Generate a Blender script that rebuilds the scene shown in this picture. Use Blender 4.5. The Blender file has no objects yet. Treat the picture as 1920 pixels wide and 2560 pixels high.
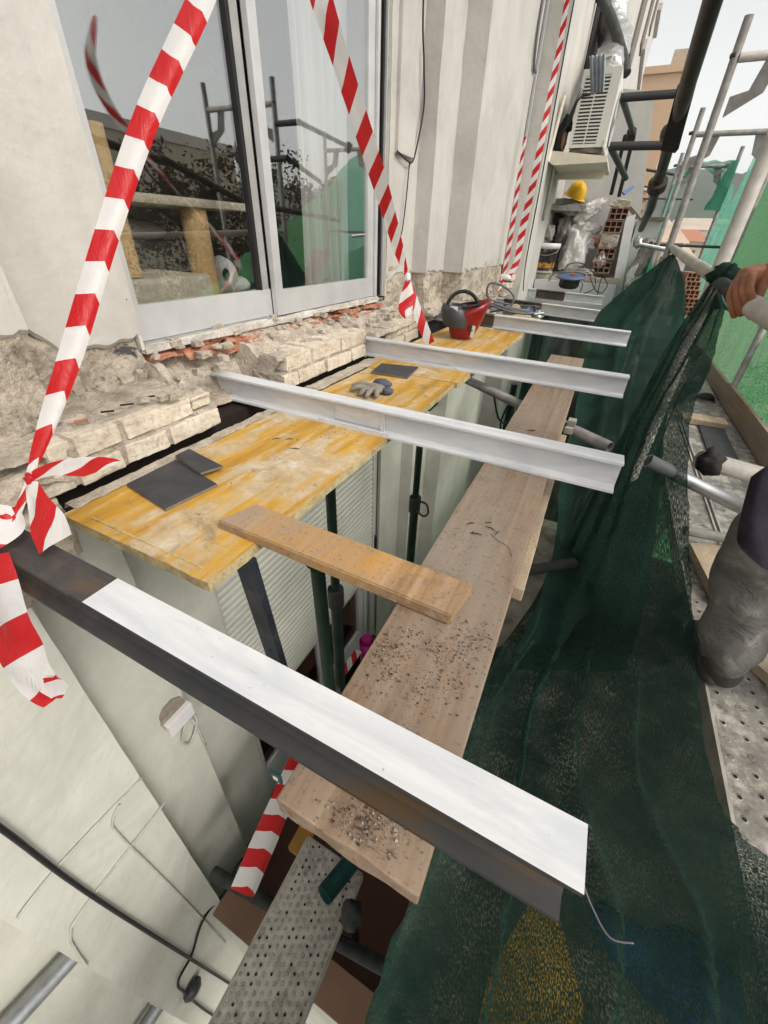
import bpy, bmesh, math, random
from mathutils import Vector, Matrix, noise
random.seed(7)
S = bpy.context.scene
COL = S.collection
V = Vector
R_ = math.radians
# ---------------------------------------------------------------- camera model (survey of the photograph)
F = 865.184; CX, CY = 843.29, 1050.485
CR = (V((0.8975, 0.43957, 0.03576)), V((0.2614, -0.46489, -0.8459)), V((-0.35521, 0.76854, -0.53214)))
def ray(px, py):
    return CR[0]*((px-CX)/F) + CR[1]*((py-CY)/F) + CR[2]
def P(px, py, d):                 # measured point at d metres in front of the lens
    return ray(px, py)*d
def on(ax, val, px, py):          # measured point on the plane x / y / z = val
    r = ray(px, py); i = 'xyz'.index(ax); return r*(val/r[i])
# ---------------------------------------------------------------- helpers
def lift(o, loc):
    for v in o.data.vertices: v.co -= loc
def obj(name, bm, mats, parent=None, smooth=False, mod=None):
    me = bpy.data.meshes.new(name)
    if smooth:
        for f in bm.faces: f.smooth = True
    bm.to_mesh(me); bm.free()
    if not isinstance(mats, (list, tuple)): mats = [mats]
    for m in mats: me.materials.append(m)
    o = bpy.data.objects.new(name, me); COL.objects.link(o)
    if parent is not None:
        base = parent.get('_base', None)
        w = V(base) if base is not None else V((0, 0, 0))
        for v in me.vertices: v.co -= w
        o.parent = parent; o['_base'] = tuple(w)
    else:
        o['_base'] = (0.0, 0.0, 0.0)
    return o
def thing(name, label, cat, loc=(0, 0, 0), group=None):
    o = bpy.data.objects.new(name, None); COL.objects.link(o)
    o.location = loc; o.empty_display_size = .05; o['_base'] = tuple(loc)
    return tag(o, label, cat, group)
def tag(o, label, cat, group=None):
    o['label'] = label; o['category'] = cat
    if group: o['group'] = group
    return o
def single(name, bm, mats, label, cat, group=None, smooth=False):
    bm.verts.ensure_lookup_table()
    c = V((0, 0, 0))
    for v in bm.verts: c += v.co
    c /= max(1, len(bm.verts)); c.z = min(v.co.z for v in bm.verts)
    for v in bm.verts: v.co -= c
    o = obj(name, bm, mats, None, smooth); o.location = c
    return tag(o, label, cat, group)
def struct(name, bm, mats, smooth=False):
    o = obj(name, bm, mats, None, smooth); o['kind'] = 'structure'; return o
def copy_tree(o, parent=None):
    c = o.copy(); COL.objects.link(c); c.parent = parent
    for ch in list(o.children): copy_tree(ch, c)
    return c
def uvl(bm): return bm.loops.layers.uv.verify()
def add_box(bm, x0, x1, y0, y1, z0, z1, mi=0, cuts=0, M=None, bev=0):
    t = bmesh.new(); bmesh.ops.create_cube(t, size=1)
    for v in t.verts:
        v.co = V(((x0+x1)/2+v.co.x*(x1-x0), (y0+y1)/2+v.co.y*(y1-y0), (z0+z1)/2+v.co.z*(z1-z0)))
    if cuts: bmesh.ops.subdivide_edges(t, edges=t.edges[:], cuts=cuts, use_grid_fill=True)
    if bev:
        es = [e for e in t.edges if len(e.link_faces) == 2 and e.calc_face_angle(0) > .5]
        bmesh.ops.bevel(t, geom=es, offset=bev, segments=2, affect='EDGES', profile=.6)
    mp = {v: bm.verts.new(M @ v.co if M is not None else v.co) for v in t.verts}
    for f in t.faces:
        g = bm.faces.new([mp[v] for v in f.verts]); g.material_index = mi
    vs = list(mp.values()); t.free()
    bm.normal_update()
    return vs
def box(*a, **k):
    bm = bmesh.new(); add_box(bm, *a, **k); return bm
def jag(bm, amp, sc, seed=0, octv=3, vs=None):
    for v in (vs or bm.verts):
        q = v.co*sc + V((seed*3.7, seed*1.3, seed*9.1))
        v.co += V((noise.fractal(q, 1, 2, octv), noise.fractal(q+V((31, 7, 5)), 1, 2, octv), noise.fractal(q+V((3, 57, 15)), 1, 2, octv)))*amp
def frame_at(d):
    d = d.normalized(); u = V((0, 0, 1)) if abs(d.z) < .9 else V((1, 0, 0))
    s = d.cross(u).normalized(); return s, s.cross(d).normalized()
def add_tube(bm, pts, r, seg=12, mi=0, caps=True, hollow=0):
    pts = [V(p) for p in pts]; rs = r if isinstance(r, (list, tuple)) else [r]*len(pts)
    uv = uvl(bm); rings = []; L = 0; us = []; s = None
    for i, p in enumerate(pts):
        d = (pts[min(i+1, len(pts)-1)]-pts[max(i-1, 0)]).normalized()
        if s is None: s, t = frame_at(d)
        else:
            s = (s - d*s.dot(d)).normalized(); t = s.cross(d)
        if i: L += (p-pts[i-1]).length
        us.append(L)
        rings.append([bm.verts.new(p + (s*math.cos(a)+t*math.sin(a))*rs[i]) for a in [2*math.pi*k/seg for k in range(seg)]])
    for i in range(len(rings)-1):
        for k in range(seg):
            f = bm.faces.new((rings[i][k], rings[i][(k+1) % seg], rings[i+1][(k+1) % seg], rings[i+1][k]))
            f.smooth = True; f.material_index = mi
            for l, (a, b) in zip(f.loops, ((us[i], k), (us[i], k+1), (us[i+1], k+1), (us[i+1], k))): l[uv].uv = (a, b/seg)
    if hollow:
        for ring, i, sg in ((rings[0], 0, 1), (rings[-1], len(pts)-1, -1)):
            d = (pts[min(i+1, len(pts)-1)]-pts[max(i-1, 0)]).normalized()*sg
            inn = [bm.verts.new(pts[i]+(v.co-pts[i])*(1-hollow)) for v in ring]
            dp = [bm.verts.new(v.co + d*rs[i]*4) for v in inn]
            for k in range(seg):
                k2 = (k+1) % seg
                bm.faces.new((ring[k], ring[k2], inn[k2], inn[k])).material_index = mi
                bm.faces.new((inn[k], inn[k2], dp[k2], dp[k])).material_index = mi
            bm.faces.new(dp).material_index = mi
    elif caps:
        for ring in (rings[0], rings[-1]): bm.faces.new(ring).material_index = mi
    return rings
def tube(pts, r, **k):
    bm = bmesh.new(); add_tube(bm, pts, r, **k); return bm
def crom(pts, n):
    pts = [V(p) for p in pts]; out = []
    for i in range(len(pts)-1):
        a, b, c, d = pts[max(i-1, 0)], pts[i], pts[i+1], pts[min(i+2, len(pts)-1)]
        for k in range(n):
            t = k/n
            out.append(.5*((2*b)+(c-a)*t+(2*a-5*b+4*c-d)*t*t+(3*b-a-3*c+d)*t**3))
    out.append(pts[-1]); return out
def add_lathe(bm, prof, c, seg=24, mi=0, M=None):
    rings = []
    for r, z in prof:
        rings.append([bm.verts.new(V((r*math.cos(2*math.pi*k/seg), r*math.sin(2*math.pi*k/seg), z))) for k in range(seg)])
    for i in range(len(rings)-1):
        for k in range(seg):
            f = bm.faces.new((rings[i][k], rings[i][(k+1) % seg], rings[i+1][(k+1) % seg], rings[i+1][k])); f.smooth = True; f.material_index = mi
    for ring in rings:
        for v in ring: v.co = (M @ v.co if M else v.co) + V(c)
    return rings
def add_sheet(bm, grid, mi=0, smooth=True, thick=0):
    uv = uvl(bm); n = len(grid); m = len(grid[0])
    vs = [[bm.verts.new(p) for p in row] for row in grid]
    for i in range(n-1):
        for j in range(m-1):
            f = bm.faces.new((vs[i][j], vs[i][j+1], vs[i+1][j+1], vs[i+1][j])); f.smooth = smooth; f.material_index = mi
            for l, (a, b) in zip(f.loops, ((i, j), (i, j+1), (i+1, j+1), (i+1, j))): l[uv].uv = (b/(m-1), a/(n-1))
    return vs
def add_poly(bm, pts, ext, mi=0):          # flat outline pts extruded by vector ext
    a = [bm.verts.new(V(p)) for p in pts]; b = [bm.verts.new(V(p)+V(ext)) for p in pts]; n = len(a)
    fs = [bm.faces.new(a), bm.faces.new(b[::-1])]
    for i in range(n): fs.append(bm.faces.new((a[i], b[i], b[(i+1) % n], a[(i+1) % n])))
    for f in fs: f.material_index = mi
    bmesh.ops.recalc_face_normals(bm, faces=fs)
# ---------------------------------------------------------------- materials
class MT:
    def __init__(s, name, rough=.8, metal=0, spec=.4):
        s.m = bpy.data.materials.new(name); s.m.use_nodes = True
        s.t = s.m.node_tree; s.b = s.t.nodes['Principled BSDF']; s.o = s.t.nodes['Material Output']
        s.b.inputs['Roughness'].default_value = rough; s.b.inputs['Metallic'].default_value = metal
        s.b.inputs['Specular IOR Level'].default_value = spec
        s.tc = s.t.nodes.new('ShaderNodeTexCoord'); s.geo = None
    def n(s, t, **k):
        x = s.t.nodes.new(t)
        for a, b in k.items(): setattr(x, a, b)
        return x
    def set(s, sock, v):
        if isinstance(v, bpy.types.NodeSocket): s.t.links.new(v, sock)
        elif isinstance(v, (tuple, list)): sock.default_value = (*v, 1) if len(v) == 3 and sock.type == 'RGBA' else v
        else: sock.default_value = v
    def co(s, scale=(1, 1, 1), src='Object', rot=(0, 0, 0), loc=(0, 0, 0)):
        mp = s.n('ShaderNodeMapping'); s.t.links.new(s.tc.outputs[src], mp.inputs[0])
        mp.inputs['Scale'].default_value = scale; mp.inputs['Rotation'].default_value = rot; mp.inputs['Location'].default_value = loc
        return mp.outputs[0]
    def noise(s, sc, det=4, ro=.6, co=None, dist=0):
        x = s.n('ShaderNodeTexNoise'); x.inputs['Scale'].default_value = sc; x.inputs['Detail'].default_value = det
        x.inputs['Roughness'].default_value = ro; x.inputs['Distortion'].default_value = dist
        s.t.links.new(co or s.tc.outputs['Object'], x.inputs['Vector']); return x.outputs['Fac']
    def vor(s, sc, co=None, feat='F1', out='Distance', rnd=1):
        x = s.n('ShaderNodeTexVoronoi'); x.feature = feat; x.inputs['Scale'].default_value = sc; x.inputs['Randomness'].default_value = rnd
        s.t.links.new(co or s.tc.outputs['Object'], x.inputs['Vector']); return x.outputs[out]
    def ramp(s, fac, stops, interp='LINEAR'):
        x = s.n('ShaderNodeValToRGB'); e = x.color_ramp.elements; x.color_ramp.interpolation = interp
        while len(e) < len(stops): e.new(.5)
        for a, (p, c) in zip(e, stops):
            a.position = p; a.color = (c, c, c, 1) if isinstance(c, (int, float)) else (*c, 1)
        s.set(x.inputs[0], fac); return x.outputs[0]
    def mix(s, fac, a, b, mode='MIX'):
        x = s.n('ShaderNodeMix', data_type='RGBA', blend_type=mode)
        s.set(x.inputs[0], fac); s.set(x.inputs[6], a); s.set(x.inputs[7], b); return x.outputs[2]
    def math(s, op, a, b=0, c=0):
        x = s.n('ShaderNodeMath', operation=op)
        s.set(x.inputs[0], a); s.set(x.inputs[1], b); s.set(x.inputs[2], c); return x.outputs[0]
    def sep(s, co):
        x = s.n('ShaderNodeSeparateXYZ'); s.t.links.new(co, x.inputs[0]); return x.outputs
    def col(s, c): s.set(s.b.inputs['Base Color'], c); return s
    def rough(s, c): s.set(s.b.inputs['Roughness'], c); return s
    def bump(s, h, st=.5, d=.01):
        x = s.n('ShaderNodeBump'); x.inputs['Strength'].default_value = st; x.inputs['Distance'].default_value = d
        s.set(x.inputs['Height'], h); s.t.links.new(x.outputs[0], s.b.inputs['Normal']); return s
    def alpha(s, a): s.set(s.b.inputs['Alpha'], a); return s
def simple(name, c, rough=.7, metal=0, var=.25, sc=12, bump=0, spec=.4):
    m = MT(name, rough, metal, spec)
    n = m.noise(sc, 5)
    d = tuple(max(0, x*(1-var)) for x in c); e = tuple(min(1, x*(1+var*.6)) for x in c)
    m.col(m.ramp(n, [(.3, d), (.7, e)]))
    if bump: m.bump(m.noise(sc*5, 4), bump, .004)
    return m.m
def m_plaster(name, base, stain, amt=.5, bumpd=.006):
    m = MT(name, .9, 0, .2)
    big = m.ramp(m.noise(2.2, 6, .65, dist=.6), [(.42, 0), (.68, 1)])
    streak = m.ramp(m.noise(1, 5, .6, m.co((9, 9, .7))), [(.45, 0), (.75, 1)])
    c = m.mix(m.math('MULTIPLY', big, amt), base, stain)
    c = m.mix(m.math('MULTIPLY', streak, amt*.28), c, tuple(x*.8 for x in stain))
    pit = m.ramp(m.noise(34, 4, .7), [(.22, .82), (.33, 1)])
    c = m.mix(1, c, pit, 'MULTIPLY'); m.col(c)
    h = m.math('ADD', m.noise(28, 5, .6), m.math('MULTIPLY', m.noise(7, 3), .8)); m.bump(h, .55, bumpd)
    return m.m
wall_m = m_plaster('white_plaster', (.56, .545, .515), (.42, .405, .38), .7)
wall2_m = m_plaster('smooth_plaster_with_light_tint', (.66, .66, .595), (.50, .50, .44), .7, .006)  # same wall plaster, with the green and warm light mixed into its base
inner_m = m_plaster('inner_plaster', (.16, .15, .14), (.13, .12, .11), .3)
def m_stripped():
    m = MT('stripped_render', .95, 0, .15)
    n = m.noise(7, 8, .7, dist=.8)
    c = m.ramp(n, [(.30, (.24, .21, .175)), (.42, (.41, .36, .295)), (.52, (.55, .485, .40)), (.62, (.62, .56, .47)), (.72, (.72, .69, .63))])
    tar = m.ramp(m.noise(9, 6, .7, m.co((1, 1, 1.6), loc=(3, 1, 8)), .5), [(.60, 0), (.655, 1)])
    c = m.mix(tar, c, (.10, .10, .10))
    m.col(m.mix(1, c, m.ramp(m.noise(60, 3), [(.3, .6), (.5, 1)]), 'MULTIPLY'))
    m.bump(m.math('ADD', n, m.math('MULTIPLY', m.noise(35, 5, .7), .5)), 1, .03)
    return m.m
strip_m = m_stripped()
def m_rough(name, a, b, c3, sc=10, bd=.012):
    m = MT(name, .95, 0, .15)
    n = m.noise(sc, 8, .68, dist=.3)
    c = m.ramp(n, [(.3, a), (.5, b), (.7, c3)])
    m.col(m.mix(1, c, m.ramp(m.noise(sc*7, 3), [(.28, .65), (.5, 1)]), 'MULTIPLY')); m.bump(m.math('ADD', n, m.math('MULTIPLY', m.noise(sc*5, 4), .4)), .9, bd)
    return m.m
brick_m = m_rough('beige_brick', (.50, .43, .335), (.65, .58, .47), (.74, .68, .58), 9, .009)
mortar_m = m_rough('old_mortar', (.30, .26, .215), (.47, .415, .345), (.60, .545, .46), 14, .016)
terra_m = m_rough('broken_terracotta', (.3, .12, .07), (.48, .21, .13), (.55, .36, .26), 16, .008)
concrete_m = m_rough('grey_concrete', (.25, .25, .235), (.36, .355, .335), (.45, .44, .42), 8, .006)
rubble_m = m_rough('rubble_dust', (.36, .31, .25), (.53, .46, .375), (.64, .58, .50), 22, .012)
def m_hollow():
    m = MT('hollow_brick', .95, 0, .1)
    n = m.noise(14, 6, .7)
    m.col(m.ramp(n, [(.3, (.20, .10, .065)), (.5, (.33, .17, .11)), (.7, (.48, .42, .36))])); m.bump(n, .8, .006); return m.m
hollow_m = m_hollow()
def m_whitesteel():
    m = MT('white_primed_steel', .62, 0, .3)
    br = m.noise(1, 6, .7, m.co((2.5, 26, 12)), 1.2)
    c = m.ramp(br, [(.30, (.56, .575, .60)), (.5, (.66, .67, .685)), (.70, (.72, .72, .725))])
    spots = m.ramp(m.noise(38, 3, .5, m.co((1, 1.6, 1))), [(.20, 1), (.26, 0)])
    c = m.mix(m.math('MULTIPLY', spots, .5), c, (.35, .36, .36))
    pt = m.ramp(m.noise(5, 5, .65, m.co((.6, 3, 2), loc=(2, 1, 1)), .8), [(.48, 0), (.62, 1)]); c = m.mix(m.math('MULTIPLY', pt, .55), c, (.50, .545, .60))
    scr = m.ramp(m.noise(1, 3, .7, m.co((14, 160, 40), rot=(0, 0, .25)), 1.5), [(.68, 0), (.73, 1)]); c = m.mix(m.math('MULTIPLY', scr, .45), c, (.38, .39, .41))
    rs = m.ramp(m.noise(75, 3, .6, m.co(loc=(5, 5, 5))), [(.72, 0), (.76, 1)]); c = m.mix(m.math('MULTIPLY', rs, .6), c, (.22, .14, .08))
    m.col(c); m.bump(br, .35, .0015); m.rough(m.ramp(br, [(.3, .45), (.7, .75)])); return m.m
wsteel_m = m_whitesteel()
def m_bare():
    m = MT('bare_rusty_steel', .7, .0, .3)
    n = m.noise(16, 7, .7, m.co((.5, 1, 1)), .6)
    m.col(m.ramp(n, [(.35, (.035, .033, .034)), (.52, (.06, .055, .055)), (.60, (.085, .068, .058)), (.72, (.13, .07, .035))]))
    m.bump(m.noise(60, 4), .5, .002); return m.m
bare_m = m_bare()
def m_undercoat():
    m = MT('dark_grey_primed_steel', .75, 0, .2)
    n = m.noise(9, 6, .7, m.co((.35, 1, 1)), .6)
    c = m.ramp(n, [(.42, (.045, .047, .05)), (.56, (.06, .058, .056)), (.66, (.085, .055, .028))])
    m.col(c); m.bump(m.noise(50, 3), .3, .002); return m.m
under_m = m_undercoat()
def m_rustpatch():
    m = MT('welded_rust_patch', .8, .2, .3)
    n = m.noise(18, 7, .7)
    m.col(m.ramp(n, [(.3, (.05, .045, .04)), (.5, (.12, .10, .085)), (.68, (.17, .11, .06))])); m.bump(n, .6, .003); return m.m
rust_m = m_rustpatch()
def m_yellow():
    m = MT('worn_yellow_shuttering', .7, 0, .3)
    g = m.noise(1, 5, .65, m.co((16, 2.0, 16)), .5)
    w = m.math('ADD', m.math('MULTIPLY', m.noise(3.2, 8, .72, dist=.5), .62), m.math('MULTIPLY', m.noise(1, 7, .75, m.co((26, 9, 20), rot=(0, 0, .35))), .38))
    base = m.ramp(g, [(.3, (.36, .19, .035)), (.5, (.55, .31, .045)), (.7, (.66, .39, .065))])
    worn = m.ramp(m.noise(11, 6, .75), [(.35, (.36, .28, .17)), (.55, (.52, .44, .32)), (.70, (.66, .62, .55))])
    f = m.ramp(m.math('ADD', w, m.math('MULTIPLY', m.math('SUBTRACT', g, .5), .5)), [(.46, 0), (.56, .8), (.68, .95)])
    c = m.mix(f, base, worn)
    sc = m.ramp(m.noise(1, 4, .8, m.co((80, 9, 20), rot=(0, 0, .5)), 2), [(.66, 0), (.72, 1)])
    c = m.mix(m.math('MULTIPLY', sc, .6), c, (.72, .68, .6))
    sc2 = m.ramp(m.noise(1, 4, .8, m.co((70, 8, 20), rot=(0, 0, -.9), loc=(4, 2, 0)), 2), [(.68, 0), (.74, 1)])
    c = m.mix(m.math('MULTIPLY', sc2, .5), c, (.7, .64, .52))
    dk = m.ramp(m.noise(4.5, 7, .75, m.co(loc=(9, 3, 2)), 1), [(.56, 0), (.68, 1)])
    c = m.mix(m.math('MULTIPLY', dk, .72), c, (.14, .115, .09))
    m.col(c); m.bump(m.math('ADD', g, m.noise(90, 3)), .3, .002); return m.m
yellow_m = m_yellow()
edge_m = m_rough('panel_cut_edge', (.33, .25, .12), (.50, .41, .22), (.62, .54, .34), 20, .003)
def m_plank(name, a, b, c3, orange=0):
    m = MT(name, .75, 0, .25)
    g = m.noise(1, 6, .65, m.co((34, 1.3, 30)), .8)
    c = m.ramp(g, [(.3, a), (.5, b), (.7, c3)])
    st = m.ramp(m.noise(4.5, 6, .7, dist=.8), [(.5, 0), (.66, 1)])
    c = m.mix(m.math('MULTIPLY', st, .45), c, (.30, .245, .20))
    dk = m.ramp(m.noise(7, 6, .75, m.co(loc=(5, 5, 5)), .6), [(.57, 0), (.70, 1)])
    c = m.mix(m.math('MULTIPLY', dk, .65), c, (.12, .10, .085))
    if orange:
        o = m.ramp(m.noise(3.2, 4, .6, m.co(loc=(1, 7, 2))), [(.45, 0), (.6, 1)])
        c = m.mix(m.math('MULTIPLY', o, .6), c, (.55, .28, .05))
    du = m.ramp(m.noise(2.6, 7, .75, m.co((1, .6, 1), loc=(2, 6, 0)), .8), [(.46, 0), (.62, 1)]); c = m.mix(m.math('MULTIPLY', du, .6), c, (.30, .26, .22))
    sp = m.ramp(m.noise(120, 3, .6), [(.30, .6), (.42, 1)]); c = m.mix(1, c, sp, 'MULTIPLY')
    m.col(c); m.bump(m.math('ADD', g, m.math('MULTIPLY', m.noise(90, 4), .5)), .45, .0025); return m.m
plank_m = m_plank('weathered_plank', (.20, .138, .092), (.285, .205, .142), (.365, .275, .20))
plank2_m = m_plank('orange_plank', (.28, .165, .085), (.40, .26, .145), (.50, .36, .24), 1)
woodlight_m = m_plank('light_offcut_wood', (.40, .30, .19), (.50, .39, .26), (.58, .48, .34))
alu_m = simple('brushed_aluminium', (.62, .63, .64), .45, .35, .12, 6)
alud_m = simple('dull_aluminium', (.40, .40, .40), .5, .3, .2, 8)
gasket_m = simple('black_gasket', (.012, .012, .014), .6)
galv_m = simple('galvanised_tube', (.40, .42, .43), .38, .75, .3, 16, .1)
galvd_m = simple('grey_scaffold_tube', (.23, .225, .21), .6, .3, .35, 18, .2)
galvw_m = simple('dusty_scaffold_tube', (.42, .40, .36), .65, .2, .3, 14, .2)
dtube_m = simple('dark_grey_tube', (.045, .048, .045), .55, .3, .5, 20, .2)
gprop_m = simple('dark_green_prop', (.010, .040, .024), .5, .1, .6, 14, .1)
teal_m = simple('teal_tube', (.012, .06, .055), .5, .1, .4, 14, .1)
def m_blueblack():
    m = MT('blue_black_post', .6, .2)
    n = m.noise(8, 6, .7)
    m.col(m.ramp(n, [(.35, (.018, .02, .024)), (.55, (.03, .038, .055)), (.68, (.09, .075, .06))])); m.bump(n, .4, .003); return m.m
post_m = m_blueblack()
shutter_m = simple('pale_shutter_slat', (.60, .605, .54), .55, 0, .08, 5)
whitep_m = simple('white_painted_frame', (.74, .73, .74), .5, 0, .06, 5)
cream_m = simple('cream_paint', (.66, .62, .5), .6, 0, .12, 8)
tile_m = simple('dark_slate_tile', (.045, .047, .052), .55, 0, .35, 14, .08)
tileside_m = simple('tile_raw_edge', (.20, .155, .12), .85, 0, .3, 30)
redtile_m = simple('red_brown_floor_tile', (.13, .045, .028), .5, 0, .3, 3)
browntile_m = simple('brown_coping_tile', (.30, .18, .12), .6, 0, .15, 4)
black_m = simple('matt_black', (.012, .012, .012), .7)
void_m = simple('dark_void', (.02, .012, .01), .95)
cable_m = simple('black_cable', (.018, .017, .02), .5)
cableg_m = simple('grey_cable', (.16, .16, .17), .5)
cablew_m = simple('painted_cable', (.50, .50, .46), .8)
redhelm_m = simple('red_plastic', (.25, .012, .012), .28, 0, .2, 6, 0, .5)
smoke_m = simple('dark_grey_plastic', (.05, .054, .058), .35, 0, .3, 5)
yhat_m = simple('yellow_hard_hat', (.80, .45, .008), .35, 0, .08, 6)
skin_m = simple('tanned_skin', (.27, .11, .052), .5, 0, .35, 26, .35)
def m_trouser():
    m = MT('dusty_grey_trousers', .95, 0, .1)
    n = m.noise(9, 6, .65)
    m.col(m.ramp(n, [(.35, (.085, .085, .08)), (.55, (.145, .142, .13)), (.70, (.30, .285, .25))])); m.bump(m.math('ADD', m.noise(1, 3, .5, m.co((8, 8, 15), rot=(.4, .3, 0)), 2.2), m.math('MULTIPLY', m.noise(250, 2), .1)), .9, .016); return m.m
trous_m = m_trouser()
navy_m = simple('navy_work_jacket', (.045, .043, .06), .95, 0, .6, 12, .8)
boot_m = simple('black_boot', (.035, .035, .033), .7, 0, .4, 14, .3)
orange_m = simple('orange_shirt', (.55, .16, .03), .85, 0, .2, 8, .3)
hair_m = simple('dark_hair', (.02, .014, .01), .6, 0, .3, 40, .4)
glove_m = simple('dusty_work_glove', (.26, .235, .2), .9, 0, .3, 20, .4)
gloveblue_m = simple('grey_blue_cuff', (.09, .10, .13), .9, 0, .3, 20, .3)
blue_m = simple('blue_plastic', (.06, .12, .30), .45, 0, .25, 8)
bluedk_m = simple('grey_blue_plastic', (.10, .14, .25), .5, 0, .25, 8)
magenta_m = simple('magenta_plastic', (.55, .01, .22), .4)
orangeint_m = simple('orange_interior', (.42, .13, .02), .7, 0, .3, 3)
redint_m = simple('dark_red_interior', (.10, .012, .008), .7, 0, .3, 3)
acw_m = simple('off_white_casing', (.62, .61, .56), .5, 0, .08, 5)
acd_m = simple('dark_grille', (.035, .035, .04), .6)
foil_m = MT('crumpled_foil', .28, .85, .5); foil_m.col((.62, .63, .6)); foil_m.bump(foil_m.noise(14, 4), .8, .03); foil_m = foil_m.m
zinc_m = simple('zinc_sheet', (.52, .56, .58), .35, .7, .15, 10)
bag_m = MT('crumpled_white_sack', .6, 0, .3)
bag_m.col(bag_m.ramp(bag_m.noise(7, 4), [(.35, (.68, .65, .61)), (.6, (.86, .85, .84))])); bag_m.bump(bag_m.noise(16, 5, .6, dist=1.2), .9, .03); bag_m = bag_m.m
greybag_m = MT('dusty_grey_sack', .8, 0, .2)
greybag_m.col(greybag_m.ramp(greybag_m.noise(8, 4), [(.35, (.22, .20, .18)), (.62, (.45, .42, .38))])); greybag_m.bump(greybag_m.noise(14, 5, .6, dist=1.2), .9, .03); greybag_m = greybag_m.m
def m_bucket():
    m = MT('printed_bucket', .45)
    z = m.sep(m.tc.outputs['Object'])[2]
    n = m.noise(16, 5, .7)
    body = m.ramp(n, [(.40, (.035, .022, .020)), (.55, (.07, .05, .045)), (.64, (.35, .32, .30))])
    y = m.math('MULTIPLY', m.ramp(z, [(.055, 0), (.06, 1), (.115, 1), (.12, 0)]), m.ramp(m.noise(19, 3, .6, m.co(loc=(3, 0, 0))), [(.44, 0), (.5, 1)]))
    body = m.mix(y, body, (.60, .30, .02))
    wband = m.ramp(z, [(.018, 1), (.022, 0), (.272, 0), (.277, 1)])
    m.col(m.mix(wband, body, (.66, .64, .6))); return m.m
bucket_m = m_bucket()
def m_tape(name, k_abs, kk=1.0):
    m = MT(name, .38, 0, .45)
    o = m.sep(m.tc.outputs['UV']); u, v = o[0], o[1]
    vv = m.math('ABSOLUTE', v) if k_abs else v
    s = m.math('ADD', u, m.math('MULTIPLY', vv, kk))
    fr = m.math('FRACT', m.math('MULTIPLY', s, 1/.132))
    red = m.math('LESS_THAN', fr, .5)
    wn = m.noise(30, 3)
    c = m.mix(red, (.80, .79, .79), (.60, .018, .022))
    m.col(c); m.bump(m.noise(1, 4, .65, m.co((26, 26, 9)), 1.0), .5, .010)
    tr = m.n('ShaderNodeBsdfTranslucent'); m.set(tr.inputs[0], c)
    mx = m.n('ShaderNodeMixShader'); mx.inputs[0].default_value = .42
    m.t.links.new(m.b.outputs[0], mx.inputs[1]); m.t.links.new(tr.outputs[0], mx.inputs[2]); m.t.links.new(mx.outputs[0], m.o.inputs[0])
    return m.m
tapeV_m = m_tape('red_white_tape_folded', True, -.48)
tape_m = m_tape('red_white_tape', False)
def m_net(name, dark, light, a_lo, a_hi, weave, transl=.3, uvw=False):
    m = MT(name, .85, 0, .1)
    n = m.noise(4.5, 6, .7, m.co((1, 1, .6)), .4)
    th = m.noise(1, 3, .6, m.co((weave, weave*.35, weave*.35)))
    m.col(m.ramp(m.math('ADD', m.math('MULTIPLY', n, .6), m.math('MULTIPLY', th, .4)), [(.35, dark), (.65, light)]))
    sp = m.ramp(m.noise(1, 2, .5, m.co((weave*.72, weave*.40, 1), 'UV')) if uvw else m.noise(weave*1.2, 2, .5, m.co((1, .45, .45))), [(.48, 0), (.60, 1)])
    a = m.math('SUBTRACT', 1.0, m.math('MULTIPLY', sp, m.ramp(n, [(.35, a_lo), (.6, a_hi)])))
    tr = m.n('ShaderNodeBsdfTranslucent'); tr.inputs[0].default_value = (*[min(1, x*1.6) for x in light], 1)
    mx = m.n('ShaderNodeMixShader'); mx.inputs[0].default_value = transl
    m.t.links.new(m.b.outputs[0], mx.inputs[1]); m.t.links.new(tr.outputs[0], mx.inputs[2])
    tp = m.n('ShaderNodeBsdfTransparent'); m2 = m.n('ShaderNodeMixShader')
    m.set(m2.inputs[0], a); m.t.links.new(tp.outputs[0], m2.inputs[1]); m.t.links.new(mx.outputs[0], m2.inputs[2]); m.t.links.new(m2.outputs[0], m.o.inputs[0])
    m.bump(th, .6, .003); return m.m
netd_m = m_net('dark_green_mesh', (.007, .022, .016), (.026, .062, .046), .03, .85, 560, .2, True)
netf_m = m_net('opaque_dark_green_mesh', (.006, .020, .015), (.024, .062, .046), .01, .16, 380, .25)
netb_m = m_net('bright_green_mesh', (.04, .135, .055), (.085, .225, .105), .35, .55, 150, .6)
nett_m = m_net('teal_green_mesh', (.05, .22, .15), (.11, .34, .25), .35, .55, 150, .6)
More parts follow.
